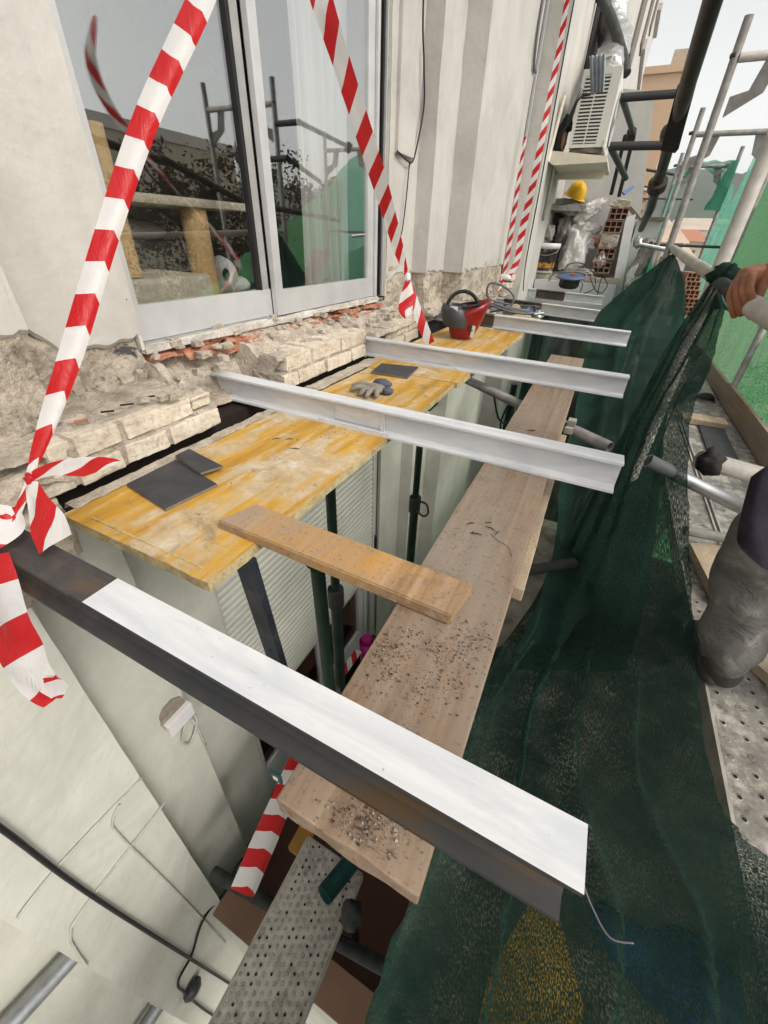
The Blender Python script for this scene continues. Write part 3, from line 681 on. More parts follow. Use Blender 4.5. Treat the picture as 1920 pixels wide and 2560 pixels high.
# splice plates welded to the webs
def plate(par, x0, x1, yc, zc, h, m, side=-1, y=None):
    bm = bmesh.new(); add_box(bm, x0, x1, yc-.009 if side < 0 else yc+.004, yc-.004 if side < 0 else yc+.009, zc-h/2, zc+h/2, bev=.001); jag(bm, .0007, 60, 2); return obj('splice_plate', bm, m, par)
plate(b2, -.80, -.60, 1.212, -.572, .062, wsteel_m); plate(b3, -.86, -.66, 2.175, -.572, .062, wsteel_m)
bm = bmesh.new(); vs = add_box(bm, -.605, -.588, 1.199, 1.206, -.608, -.534, cuts=4); jag(bm, .003, 60, 1, 3); obj('weld_bead', bm, wsteel_m, b2)
bm = bmesh.new()
for i in range(40):
    x = -.86+i*.0075; s = random.uniform(.003, .006); vs = add_box(bm, x-s, x+s, 1.183, 1.192, -.617, -.610+s, cuts=1); jag(bm, .002, 70, i, 2, vs)
obj('weld_bead', bm, wsteel_m, b2)
bm = bmesh.new()
for i in range(46):
    x = -1.1+i*.0105; s = random.uniform(.002, .005); vs = add_box(bm, x-s, x+s, 2.147, 2.154, -.617, -.611+s, cuts=1); jag(bm, .002, 70, i, 2, vs)
obj('weld_bead', bm, wsteel_m, b3)
plate(b5, -.72, -.56, 4.58, -.575, .06, under_m); plate(b6, -.66, -.50, 5.85, -.575, .06, under_m)
single('wire_bristle', tube(crom([(.128, .205, -.525), (.14, .19, -.53), (.155, .175, -.528), (.172, .178, -.52)], 6), .0008, seg=5), cableg_m, 'thin pale wire curling from the free end of the nearest beam', 'wire')
# ================================================================ SHUTTERING PANELS AND PLANKS
def panel(x0, x1, y0, y1, zt, label, loc, skew=0):
    bm = bmesh.new(); uvl(bm)
    vs = add_box(bm, x0, x1, y0, y1, zt-.027, zt, cuts=0)
    for f in bm.faces: f.material_index = 0 if f.normal.z > .5 else 1
    es = list(bm.edges)
    bmesh.ops.subdivide_edges(bm, edges=es, cuts=28, use_grid_fill=True)
    for v in bm.verts:
        if abs(v.co.x-x0) < 1e-4 or abs(v.co.x-x1) < 1e-4: v.co.x += .0035*noise.noise(V((v.co.y*25, 1, v.co.z*30)))
        if abs(v.co.y-y0) < 1e-4 or abs(v.co.y-y1) < 1e-4: v.co.y += .0025*noise.noise(V((v.co.x*25, 1, v.co.z*30)))
        v.co.x += skew*(v.co.y-y0); v.co.z += .002*noise.noise(v.co*2)
        # rubbed-off near corner
    t = thing('shuttering_panel', label, 'panel', loc, 'yellow shuttering panels under the beams')
    obj('board', bm, [yellow_m, edge_m], t); return t
p1 = panel(-1.075, -.580, .376, 1.93, -.622, 'nearest worn yellow shuttering panel, carrying two slate tiles and a short plank end', (-.83, 1.1, -.65), .012)
obj('edge_batten', box(-1.0, -.62, .40, .404, -.6215, -.6205), edge_m, p1)
p2 = panel(-1.13, -.548, 1.94, 3.46, -.6225, 'far worn yellow shuttering panel under the red welding mask', (-.85, 2.7, -.65), .035)
p3 = panel(-.75, -.50, 3.8, 5.4, -.6235, 'farthest shuttering panel between the last beams', (-.7, 4.6, -.65), 0)
def board(name, L, x0, x1, y0, y1, z0, z1, m, label, ends=0):
    bm = bmesh.new(); uvl(bm); add_box(bm, x0, x1, y0, y1, z0, z1, bev=.003)
    es = list(bm.edges); bmesh.ops.subdivide_edges(bm, edges=es, cuts=10, use_grid_fill=True)
    for v in bm.verts: v.co += V((noise.noise(V((v.co.y*6, v.co.x*9, 1)))*.002, noise.noise(V((v.co.x*22, 3, v.co.z*25)))*.003, noise.noise(V((v.co.y*2, v.co.x*5, 7)))*.0025))
    return single(name, bm, m, label, 'plank')
board('scaffold_plank', 0, -.212, -.010, .145, 2.87, -.660, -.6235, plank_m, 'long weathered grey brown plank running under the beams towards the far end')
# lower companion batten seen along the plank's outer edge
board('timber_batten', 0, -.012, .012, .75, 1.75, -.735, -.70, woodlight_m, 'pale timber batten showing along the outer edge of the long plank')
bm = bmesh.new(); uvl(bm)
a, b_, c, d = V((-.694, .520, 0)), V((-.66, .618, 0)), V((-.085, .604, 0)), V((-.10, .507, 0))
add_poly(bm, [a+V((0, 0, -.5965)), b_+V((0, 0, -.5965)), c+V((0, 0, -.592)), d+V((0, 0, -.592))], (0, 0, -.029))
es = list(bm.edges); bmesh.ops.bevel(bm, geom=es, offset=.003, segments=2, affect='EDGES')
bmesh.ops.subdivide_edges(bm, edges=list(bm.edges), cuts=3, use_grid_fill=True); jag(bm, .0015, 14, 2, 2)
for v in bm.verts: v.co = Matrix.Rotation(0, 3, 'Z') @ v.co
sp = single('short_plank', bm, plank2_m, 'short orange stained plank bridging the yellow panel and the long plank', 'plank')
# nail holes
# sawdust, grit and filings
def grit(name, label, spots, mats, n, smin, smax):
    bm = bmesh.new()
    for (cx, cy, z, rx, ry, w) in spots:
        sub_ = [(random.gauss(cx, rx), random.gauss(cy, ry), random.random()**2) for _ in range(16)]
        for k in range(int(n*w)):
            c_ = random.choice(sub_) if random.random() < .7 else (cx, cy, 1)
            sp_ = .006+.014*c_[2] if c_[2] < 1 else rx*1.5
            x = random.gauss(c_[0], sp_); y = random.gauss(c_[1], sp_); s = smin+(smax-smin)*random.random()**5
            if not (-.206 < x < -.014 or x < -.5) or y < .152: continue
            vs = add_box(bm, x-s, x+s, y-s*random.uniform(.4, 2), y+s, z-.0005, z+s*random.uniform(.4, 1.1), mi=random.choice(range(len(mats))))
            M = Matrix.Rotation(random.random()*6, 3, 'Z') @ Matrix.Rotation(random.uniform(-.5, .5), 3, 'X')
            c = V((x, y, z))
            for v in vs: v.co = c+M @ (v.co-c)
    o = obj(name, bm, mats); o['kind'] = 'stuff'; return o
gr1 = simple('dark_grit', (.055, .045, .04), .8); gr2 = simple('pale_grit', (.42, .38, .33), .8); gr3 = simple('brown_grit', (.16, .11, .08), .8)
grit('metal_filings', '', [(-.17, .40, -.622, .022, .030, 1), (-.085, .44, -.622, .035, .022, .8), (-.105, .375, -.622, .03, .03, .5), (-.045, .50, -.622, .016, .02, .35), (-.11, .165, -.622, .02, .012, 1), (-.08, .19, -.622, .025, .012, .6)], [gr1, gr3, gr3, gr3, gr2], 560, .0003, .0014)
grit('sawdust', '', [(-.85, 1.15, -.621, .12, .035, 1), (-.75, 1.10, -.621, .10, .05, .8), (-.8, .75, -.621, .14, .2, .8), (-.85, 2.1, -.621, .15, .05, .6)], [gr2, gr3, gr3], 220, .0003, .0014)
bm = bmesh.new()
for (x, y, L, a) in ((-.115, .86, .02, .5), (-.105, .84, .03, -.3), (-.13, .80, .028, .2), (-.14, .80, .012, 1), (-.085, .83, .02, 1.3), (-.12, 1.52, .03, .1), (-.11, 1.53, .02, .4), (-.155, .835, .022, .7), (-.9, .98, .03, .8), (-.8, .95, .04, .3), (-.86, 1.0, .025, .5)):
    add_tube(bm, [(x-L*.5*math.cos(a), y-L*.5*math.sin(a), -.6200), (x+L*.1*math.cos(a), y+L*.1*math.sin(a)+.002, -.6185), (x+L*.5*math.cos(a), y+L*.5*math.sin(a), -.6195)], [.0008, .0016, .0006], seg=5)
add_tube(bm, crom([(-.10, .82, -.6205), (-.075, .80, -.6195), (-.05, .79, -.6195), (-.035, .76, -.6205)], 5), .0006, seg=5)
o = obj('splinters', bm, black_m); o['kind'] = 'stuff'
# slate tiles
def tileobj(quad, z, label, th=.009):
    bm = bmesh.new(); add_poly(bm, [V((x, y, z)) for x, y in quad], (0, 0, -th))
    for f in bm.faces: f.material_index = 0 if f.normal.z > .5 else 1
    bmesh.ops.bevel(bm, geom=list(bm.edges), offset=.0008, segments=1, affect='EDGES')
    return single('slate_tile', bm, [tile_m, tileside_m], label, 'tile')
tileobj([(-1.055, .535), (-1.058, .700), (-.842, .657), (-.863, .505)], -.6125, 'larger square dark slate tile lying on the near yellow panel')
tileobj([(-1.062, .702), (-1.063, .757), (-.889, .727), (-.913, .665)], -.6015, 'narrow dark slate offcut propped on the edge of the larger tile')
tileobj([(-.992, 1.842), (-1.02, 2.02), (-.817, 2.07), (-.789, 1.86)], -.611, 'grey slate tile half under the third beam')
# glove
gl = thing('work_glove', 'dusty grey fabric work glove lying on the yellow panel between beams', 'glove', (-.84, 1.60, -.622))
bm = bmesh.new()
def blob(bm, c, r, seed=0, amp=.15, mi=0, sub=3, M=None):
    res = bmesh.ops.create_icosphere(bm, subdivisions=sub, radius=1)
    for v in res['verts']:
        n = 1+amp*noise.fractal(v.co*1.7+V((seed*5, seed, 0)), 1, 2, 3)
        q = V((v.co.x*r[0]*n, v.co.y*r[1]*n, v.co.z*r[2]*n)); v.co = (M @ q if M else q)+V(c)
    for f in {f for v in res['verts'] for f in v.link_faces}: f.smooth = True; f.material_index = mi
blob(bm, (-.84, 1.60, -.603), (.05, .045, .022), 1)
for (x0, y0, x1, y1) in ((-.86, 1.575, -.935, 1.535), (-.85, 1.565, -.865, 1.50), (-.83, 1.56, -.825, 1.49), (-.81, 1.57, -.785, 1.51), (-.87, 1.61, -.955, 1.585)):
    pts = crom([(x0, y0, -.601), ((x0+x1)/2, (y0+y1)/2, -.596), (x1, y1, -.610)], 5); add_tube(bm, pts, [.012, .013, .0135, .0135, .0135, .0135, .013, .012, .011, .009, .004][:len(pts)], seg=8)
obj('fingers', bm, glove_m, gl)
bm = bmesh.new(); blob(bm, (-.83, 1.655, -.596), (.045, .035, .024), 4, .25); blob(bm, (-.775, 1.60, -.605), (.03, .025, .015), 6, .25); obj('cuff', bm, gloveblue_m, gl)
# red welding mask upside down on the panel
wm = thing('welding_mask', 'red welding mask lying upside down with its black headband showing', 'welding mask', (-.86, 2.98, -.62))
cM = V((-.865, 2.98, -.62)); Mz = Matrix.Rotation(R_(25), 3, 'Z')
def shell(bm, rings, mi=0, seg=20):
    rr = []
    for (cx, cy, cz, rx, ry) in rings:
        rr.append([bm.verts.new(cM+Mz @ V((cx+rx*math.cos(a), cy+ry*math.sin(a), cz))) for a in [2*math.pi*k/seg for k in range(seg)]])
    for i in range(len(rr)-1):
        for k in range(seg):
            f = bm.faces.new((rr[i][k], rr[i][(k+1) % seg], rr[i+1][(k+1) % seg], rr[i+1][k])); f.smooth = True; f.material_index = mi
    return rr
bm = bmesh.new(); r0 = shell(bm, [(.005, 0, .0, .070, .062), (.005, 0, .010, .084, .076), (.01, -.005, .06, .102, .092), (.02, -.005, .12, .122, .104), (.035, -.005, .175, .134, .110), (.045, -.005, .205, .138, .112), (.045, -.005, .203, .130, .104), (.03, -.005, .15, .118, .096), (.01, -.005, .08, .096, .082), (0, 0, .02, .076, .066)])
bm.faces.new(r0[0]); bm.faces.new(r0[-1])
for v in bm.verts:                      # the mouth of the shell is cut low towards the visor, high at the chin side
    q = Mz.inverted() @ (v.co-cM)
    if q.z > .1: q.z += (q.x-.03)*.42*min(1, (q.z-.1)/.1); v.co = cM+Mz @ q
obj('shell', bm, redhelm_m, wm)
bm = bmesh.new(); rv = shell(bm, [(-.035, -.02, .085, .098, .100), (-.05, -.025, .14, .105, .104), (-.065, -.025, .19, .098, .092), (-.075, -.02, .225, .080, .075), (-.075, -.02, .222, .070, .065), (-.06, -.02, .18, .085, .08), (-.04, -.02, .10, .085, .088)]); obj('visor', bm, smoke_m, wm)
bm = bmesh.new()
pts = [cM+Mz @ V((-.005+.112*math.cos(a), .035+.02*math.sin(a), .185+.115*math.sin(a))) for a in [math.pi*k/16-.1 for k in range(19)]]
add_tube(bm, pts, .013, seg=8); obj('headband', bm, black_m, wm)
bm = bmesh.new()
pts = [cM+Mz @ V((.0+.10*math.cos(a), -.005+.085*math.sin(a), .215+.02*math.cos(a))) for a in [2*math.pi*k/22 for k in range(23)]]
add_tube(bm, pts, .009, seg=8); obj('headband', bm, black_m, wm)
obj('sticker', box(cM.x-.06, cM.x-.005, cM.y-.13, cM.y-.126, cM.z+.195, cM.z+.222), whitep_m, wm)
bm = bmesh.new(); add_lathe(bm, [(0, 0), (.024, 0), (.026, .008), (.02, .018), (0, .02)], cM+V((.10, -.075, .085)), 14, 0, Matrix.Rotation(R_(70), 4, 'X')); obj('adjuster_knob', bm, smoke_m, wm)
bm = bmesh.new(); add_poly(bm, [cM+V((.095, -.10, .03)), cM+V((.12, -.10, .03)), cM+V((.125, -.095, .10)), cM+V((.105, -.095, .11))], (0, .006, 0)); obj('strap', bm, cream_m, wm)
# grinder with coiled cable on the far panel
gd = thing('angle_grinder', 'small grinder lying in its coiled grey cable between the far beams', 'grinder', (-.70, 4.1, -.62))
bm = bmesh.new(); cg = V((-.72, 4.0, -.57))
for k in range(4):
    r0 = .15+.018*k
    add_tube(bm, [cg+V((r0*math.cos(a)*1.25, r0*math.sin(a), .012*k+.03*math.sin(a*1.5+k)+.03)) for a in [2*math.pi*i/24 for i in range(25)]], .009, seg=6)
add_tube(bm, crom([cg+V((-.17, -.05, .06)), cg+V((-.22, -.1, .16)), cg+V((-.20, -.12, .24)), cg+V((-.10, -.1, .23)), cg+V((.02, -.1, .15)), cg+V((-.01, -.12, .03))], 8), .010, seg=6)
obj('cable', bm, cableg_m, gd)
bm = bmesh.new(); add_tube(bm, [cg+V((-.06, -.08, .03)), cg+V((.05, -.06, .05)), cg+V((.08, -.05, .05))], [.035, .045, .03], seg=12); obj('body', bm, simple('tan_plastic', (.30, .24, .17), .6), gd)
bm = bmesh.new(); add_tube(bm, [cg+V((.12, -.06, .03)), cg+V((.17, -.06, .06))], [.028, .022], seg=10); obj('collar', bm, blue_m, gd)
bm = bmesh.new(); add_lathe(bm, [(0, 0), (.05, 0), (.05, .012), (.02, .03), (.02, .06), (0, .06)], cg+V((.24, -.05, .0)), 16); add_tube(bm, [cg+V((.22, -.1, .03)), cg+V((.30, -.12, .05))], .012, seg=8); obj('head', bm, galv_m, gd)
# ================================================================ BARRIER TAPE
def ribbon(bm, pts, side, prof, n=10, twist=None, u0=0, wob=.0):
    """prof: list of (v across in metres, offset along side, offset along normal); width may be scaled with pts' 4th value"""
    P3 = crom([V(p[:3]) for p in pts], n); ws = []
    W_ = [p[3] if len(p) > 3 else 1 for p in pts]
    for i in range(len(pts)-1): ws += [W_[i]+(W_[i+1]-W_[i])*k/n for k in range(n)]
    ws.append(W_[-1]); uv = uvl(bm); rows = []; L = u0
    for i, p in enumerate(P3):
        if i: L += (p-P3[i-1]).length
        d = (P3[min(i+1, len(P3)-1)]-P3[max(i-1, 0)]).normalized()
        s = d.cross(p).normalized() if side is None else V(side)
        if side is None and s.dot(CR[0]) < 0: s = -s
        s = (s-d*s.dot(d)).normalized()
        if twist: s = Matrix.Rotation(twist(i/(len(P3)-1)), 3, d) @ s
        nn = s.cross(d)
        rows.append([(bm.verts.new(p+s*(a*ws[i])+nn*(b*ws[i]+wob*noise.noise(V((L*18, v*40, 1))))), L, v) for v, a, b in prof])
    for i in range(len(rows)-1):
        for j in range(len(prof)-1):
            q = (rows[i][j], rows[i][j+1], rows[i+1][j+1], rows[i+1][j]); f = bm.faces.new([x[0] for x in q]); f.smooth = True
            for l, x in zip(f.loops, q): l[uv].uv = (x[1], x[2])
    return L
FLAT = [(-.036+.012*k, -.036+.012*k, .0015*math.sin(k*1.4)) for k in range(7)]
def fold(a, b): return [(-.04, -a, -.012), (-.02, -a*.5, -.003), (0, 0, .003), (.02, b*.5, -.004), (.04, b, -.016)]
vR = ray(1000, 1000)  # helper for the ribbon's facing
def facing(px, py, sx, sy):  # world direction of an image-space vector, lying across the tape
    return (CR[0]*sx + CR[1]*sy).normalized()
top1 = P(462, -70, .86); k1 = P(66, 1036, .735)
t1 = thing('barrier_tape', 'nearest red and white barrier tape, stretched up across the left window', 'barrier tape', tuple(k1), 'red and white barrier tapes')
bm = bmesh.new()
ribbon(bm, [(*top1, .78), (*P(430, 20, .84), .74), (*P(318, 265, .80), .68), (*P(232, 520, .775), .62), (*P(160, 760, .757), .60), (*P(110, 905, .745), .46), (*P(72, 1010, .737), .22), (*k1, .15)], None, [(-.042, -.036, -.010), (-.02, -.014, 0), (0, .008, .004), (.02, .017, -.002), (.04, .026, -.012)], 16, lambda t: -.15+.3*t, .02, .0035)
obj('strip', bm, tapeV_m, t1)
bm = bmesh.new(); blob(bm, k1, (.009, .009, .012), 2, .3); obj('knot', bm, tape_m, t1); bm = bmesh.new(); blob(bm, P(35, 1105, .73), (.008, .007, .008), 2, .3); obj('knot', bm, tape_m, t1)
bm = bmesh.new(); ribbon(bm, [(*P(70, 1028, .733), .25), (*P(120, 1012, .725), .35), (*P(180, 1008, .72), .5), (*P(225, 1000, .715), .3), (*P(258, 996, .715), .05)], facing(0, 0, .1, 1), FLAT, 8, None, .03, .003); obj('loose_end', bm, tape_m, t1)
bm = bmesh.new(); ribbon(bm, [(*P(66, 1040, .733), .22), (*P(80, 1085, .722), .55), (*P(100, 1130, .71), .85), (*P(118, 1175, .70), .9)], facing(0, 0, 1, -.25), FLAT, 8, None, .09, .006); obj('loose_end', bm, tape_m, t1)
bm = bmesh.new(); ribbon(bm, [(*P(64, 1042, .733), .2), (*P(48, 1080, .728), .18), (*P(36, 1105, .725), .2), (*P(20, 1130, .715), .7), (*P(-30, 1150, .70), 1.0), (*P(-90, 1170, .70), 1)], facing(0, 0, .35, 1), FLAT, 8, None, .0, .004); obj('loose_end', bm, tape_m, t1)
bm = bmesh.new(); ribbon(bm, [(*P(-60, 1130, .70), 1), (*P(-20, 1120, .705), .8), (*P(30, 1106, .72), .3)], facing(0, 0, .2, 1), FLAT, 8, None, .06, .003); obj('loose_end', bm, tape_m, t1)
t2 = thing('barrier_tape', 'crumpled end of red and white tape hanging below the nearest beam by the wall', 'barrier tape', tuple(P(40, 1400, .72)), 'red and white barrier tapes')
bm = bmesh.new(); ribbon(bm, [(*P(-20, 1200, .70), .9), (*P(-2, 1290, .70), 1.1), (*P(30, 1380, .70), 1.15), (*P(62, 1450, .70), 1.0), (*P(92, 1490, .70), .75), (*P(112, 1516, .70), .35)], facing(0, 0, 1, .02), FLAT, 10, lambda t: .15*math.sin(t*6), .012, .009); obj('strip', bm, m_tape('red_white_tape_end', False, .12), t2)
bm = bmesh.new(); ribbon(bm, [(*P(92, 1478, .695), .3), (*P(120, 1485, .692), .5), (*P(142, 1494, .692), .3)], facing(0, 0, .1, 1), FLAT, 6, None, .07, .006); obj('strip', bm, tape_m, t2)
t3 = thing('barrier_tape', 'twisted red and white tape crossing the right half of the window down to beam three', 'barrier tape', tuple(P(925, 740, 2.15)), 'red and white barrier tapes')
bm = bmesh.new()
ribbon(bm, [(*P(672, -80, 1.15), .95), (*P(702, 25, 1.17), .95), (*P(742, 150, 1.25), .95), (*P(790, 300, 1.42), .95), (*P(828, 420, 1.62), .85), (*P(862, 540, 1.9), .75), (*P(880, 598, 2.05), .35), (*P(892, 640, 2.08), .6), (*P(912, 700, 2.12), .75), (*P(930, 742, 2.15), .7)], None, FLAT, 12, lambda t: .6*math.sin(t*7), .0, .002)
obj('strip', bm, m_tape('red_white_tape_single', False), t3)
bm = bmesh.new(); ribbon(bm, [(*P(882, 604, 2.04), .35), (*P(880, 640, 2.03), 1.0), (*P(876, 668, 2.02), 1.0), (*P(884, 682, 2.02), .6)], facing(0, 0, 1, .1), FLAT, 6, None, .03, .01); obj('loose_end', bm, tape_m, t3)
bm = bmesh.new(); blob(bm, P(880, 600, 2.04), (.018, .018, .022), 3, .3); obj('knot', bm, whitep_m, t3)
t4 = thing('barrier_tape', 'far red and white tape hanging in front of the joint in the wall', 'barrier tape', tuple(P(1098, 598, 4.7)), 'red and white barrier tapes')
bm = bmesh.new(); ribbon(bm, [(*on('y', 4.9, 1232, -60), .58), (*on('y', 4.9, 1216, 60), .58), (*on('y', 4.9, 1186, 220), .68), (*on('y', 4.9, 1155, 380), .85), (*on('y', 4.9, 1130, 490), .95), (*on('y', 4.9, 1116, 565), .85), (*on('y', 4.85, 1098, 596), .8)], None, FLAT, 12, lambda t: .3*math.sin(t*14), 0, .003); obj('strip', bm, m_tape('red_white_tape_far', False), t4)
bm = bmesh.new(); blob(bm, on('y', 4.83, 1092, 600), (.06, .03, .03), 3, .3); obj('knot', bm, whitep_m, t4)
t5 = thing('barrier_tape', 'thin edge-on red and white tape just left of the wall joint', 'barrier tape', tuple(P(1086, 598, 4.7)), 'red and white barrier tapes')
bm = bmesh.new(); ribbon(bm, [(*on('y', 4.85, 1135, 295), .35), (*on('y', 4.85, 1122, 380), .5), (*on('y', 4.85, 1108, 480), .6), (*on('y', 4.85, 1095, 560), .6), (*on('y', 4.8, 1086, 605), .5), (*on('y', 4.7, 1078, 632), .4)], None, FLAT, 12, None, .03, .003); obj('strip', bm, tape_m, t5)
t6 = thing('barrier_tape', 'folded red and white tape stretched low above the tiled parapet', 'barrier tape', (-.7, .4, -2.4), 'red and white barrier tapes')
bm = bmesh.new(); q0, q1 = on('z', -2.4, 615, 1725), on('z', -2.4, 527, 1932)
ribbon(bm, [(*(q0+(q0-q1)*.5), 1.25), (*q0, 1.25), (*((q0+q1)/2), 1.3), (*q1, 1.2)], (1, 0, .15), [(-.045, -.052, -.012), (-.02, -.02, 0), (0, .0, .004), (.02, .03, -.004), (.045, .052, -.03)], 10, None, .02, .003); obj('strip', bm, tapeV_m, t6)
t7 = thing('barrier_tape', 'scrap of red and white tape on the sill of the lower door', 'barrier tape', (-1.2, 1.7, -3.4), 'red and white barrier tapes')
bm = bmesh.new(); ribbon(bm, [(*P(700, 1520, 3.0), .9), (*P(735, 1462, 3.1), .9), (*P(775, 1405, 3.3), .9)], (1, 0, .1), FLAT, 8, None, .02, .003); obj('strip', bm, tape_m, t7)
# ================================================================ PROPS AND TUBES IN THE GAP
def prop(top, dx, label, r=.021, m=gprop_m, bot=-4.1, hook=True, plate_=True):
    t = thing('steel_prop', label, 'prop', (top[0]+dx, top[1], bot), 'green adjustable props under the boards')
    p, q = V(top), V((top[0]+dx, top[1], bot)); mid = p+(q-p)*.16
    obj('inner_tube', tube([p, mid], r*.82, seg=12), m, t); obj('outer_tube', tube([mid, q], r*1.12, seg=12), m, t)
    bm = bmesh.new(); add_tube(bm, [mid+V((0, 0, .04)), mid-V((0, 0, .05))], r*1.5, seg=12); obj('collar', bm, dtube_m, t)
    if plate_: obj('head_plate', box(p.x-.055, p.x+.055, p.y-.055, p.y+.055, p.z-.006, p.z), m, t)
    if hook:
        bm = bmesh.new(); add_tube(bm, crom([mid+V((r, 0, .02)), mid+V((.07, -.02, .03)), mid+V((.085, -.02, -.02)), mid+V((.06, -.02, -.05)), mid+V((.02, -.02, -.03))], 5), .006, seg=6); obj('pin', bm, dtube_m, t)
    return t
prop((-.615, 1.65, -.652), .0, 'dark green steel prop under the yellow panel beside the second beam')
prop((-.635, .91, -.652), -.0, 'dark green steel prop at the edge of the near yellow panel', hook=False)
pr = prop((-.435, .555, -.665), .06, 'dark green steel prop with a hooked pin under the short plank', plate_=False, hook=False)
h0 = V((-.435, .555, -.675)); obj('hook', tube(crom([h0, h0+V((-.012, .005, .002)), h0+V((-.03, .006, -.006)), h0+V((-.036, .006, .006)), h0+V((-.028, .006, .014))], 5), .0035, seg=6), dtube_m, pr)
prop((-.33, 2.35, -.70), 0, 'dark green steel prop between beams two and three, hung with wire', r=.023, plate_=False)
prop((-.22, 2.75, -.70), 0, 'dark green steel prop just right of the wire-hung one', hook=False, r=.024, plate_=False)
prop((-.12, 3.05, -.70), 0, 'dark green steel prop farthest along the row behind the third beam', hook=False, r=.022, plate_=False)
dp = thing('slotted_post', 'dark blue black slotted steel post under the near corner of the yellow panel', 'post', (-.60, .50, -4.1))
bm = bmesh.new(); add_box(bm, -.628, -.572, .485, .507, -4.1, -.652, bev=.003)
for v in bm.verts:
    if v.co.z < -2: v.co += V((.05, .26, 0))
obj('bar', bm, post_m, dp)
bm = bmesh.new()
for z in (-1.02, -1.14, -1.26):
    t_ = (-.652-z)/3.448; bm = box(-.604+.05*t_, -.594+.05*t_, .4838+.26*t_, .4846+.26*t_, z-.008, z+.008); obj('slot', bm, black_m, dp)
tie = thing('tie_tube', 'grey scaffold tube running under the long plank and yellow panel to an open end', 'scaffold tube', (-.2, 2, -.69))
a, b_ = V((-.66, 2.33, -.70)), V((.185, 1.765, -.72)); obj('tube', tube([a, b_], .0245, hollow=.12, seg=16), galvd_m, tie)
bm = bmesh.new(); add_box(bm, .0, .035, 1.84, 1.88, -.70, -.665, bev=.004); obj('coupler', bm, galvw_m, tie); bm = bmesh.new(); add_box(bm, -.005, .03, 1.76, 1.78, -.70, -.67, bev=.004); obj('coupler', bm, galvw_m, tie)
wi = single('tie_wire', tube(crom([(-.40, 2.17, -.73), (-.36, 2.2, -.86), (-.33, 2.3, -.92), (-.30, 2.32, -.85), (-.33, 2.33, -.80), (-.36, 2.32, -.95), (-.30, 2.33, -1.05)], 5), .006, seg=6), cable_m, 'loop of black tie wire hanging from the grey tube onto a prop', 'wire')
for px0, py0, px1, py1, z, lab in ((1108, 1238, 1240, 1215, -1.15, 'dark scaffold tube poking out between the long plank and the green net'), (1040, 1440, 1090, 1405, -1.5, 'short dark tube end low beside the long plank, near the net edge')):
    a, b_ = on('z', z, px0-60, py0+10), on('z', z, px1, py1); single('scaffold_tube', tube([a, b_], .022, hollow=.12), dtube_m, lab, 'scaffold tube')
# lower perforated decks
def deck(name, x0, x1, y0, y1, z, m, label, ends=True, zr=.05):
    bm = bmesh.new(); uv = uvl(bm)
    t = thing(name, label, 'scaffold deck', ((x0+x1)/2, (y0+y1)/2, z-zr))
    def quad(pts, u):
        f = bm.faces.new([bm.verts.new(p) for p in pts]); 
        for l, w in zip(f.loops, u): l[uv].uv = w
    quad([(x0, y0, z), (x1, y0, z), (x1, y1, z), (x0, y1, z)], [(0, 0), (x1-x0, 0), (x1-x0, y1-y0), (0, y1-y0)])
    obj('deck_plate', bm, m, t)
    bm = bmesh.new(); add_box(bm, x0-.008, x0, y0, y1, z-zr, z+.008, bev=.003); add_box(bm, x1, x1+.008, y0, y1, z-zr, z+.008, bev=.003); add_box(bm, x0+.001, x1-.001, y1, y1+.008, z-zr, z+.002); obj('edge_rail', bm, galvw_m, t)
    return t
deck('perforated_deck', -.665, -.335, -2.2, .58, -2.75, deck_m, 'perforated metal scaffold plank low down, crossing below the near plank end')
deck('perforated_deck', -.27, .02, -2.2, .1, -2.95, deck_m, 'second perforated metal plank low down, half hidden by the dark net')
deck('perforated_deck', -.072, .25, .45, 4.2, -2.75, deck_m, 'perforated metal scaffold plank seen between the long plank and the net')
a, b_ = P(700, 1935, 1.55), P(800, 1810, 1.75); single('scaffold_tube', tube([a, b_, b_+(b_-a)*2], .036, hollow=.12, seg=18), teal_m, 'teal green tube with an open dark end below the near plank end', 'scaffold tube')
a = P(760, 1975, 1.75)
bm = bmesh.new(); blob(bm, a, (.05, .05, .07), 3, .3); single('tube_coupler', bm, dtube_m, 'dark clamp on the teal tube below the near plank end', 'coupler')
single('scaffold_tube', tube([on('z', -2.95, 460, 1885), on('z', -2.95, 820, 2085), on('z', -2.95, 1100, 2240)], .03, hollow=.12), dtube_m, 'dark scaffold tube lying across the tiled parapet below', 'scaffold tube')
bm = bmesh.new(); c0 = P(597, 1678, 1.2); add_box(bm, c0.x-.02, c0.x+.02, c0.y-.004, c0.y+.004, c0.z-.025, c0.z+.025, bev=.003); add_box(bm, c0.x-.008, c0.x+.008, c0.y-.006, c0.y-.0041, c0.z-.008, c0.z+.008, mi=1); single('prop_bracket', bm, [teal_m, whitep_m], 'small teal bracket with a square hole beside the near plank end', 'bracket')
bm = bmesh.new(); q = on('z', -3.0, 660, 1800); add_box(bm, q.x-.05, q.x+.04, q.y-.1, q.y+.4, -3.05, -2.98, bev=.01); single('timber_beam', bm, simple('orange_timber', (.46, .24, .04), .7, 0, .2, 8), 'orange yellow formwork timber low down behind the folded tape', 'timber')
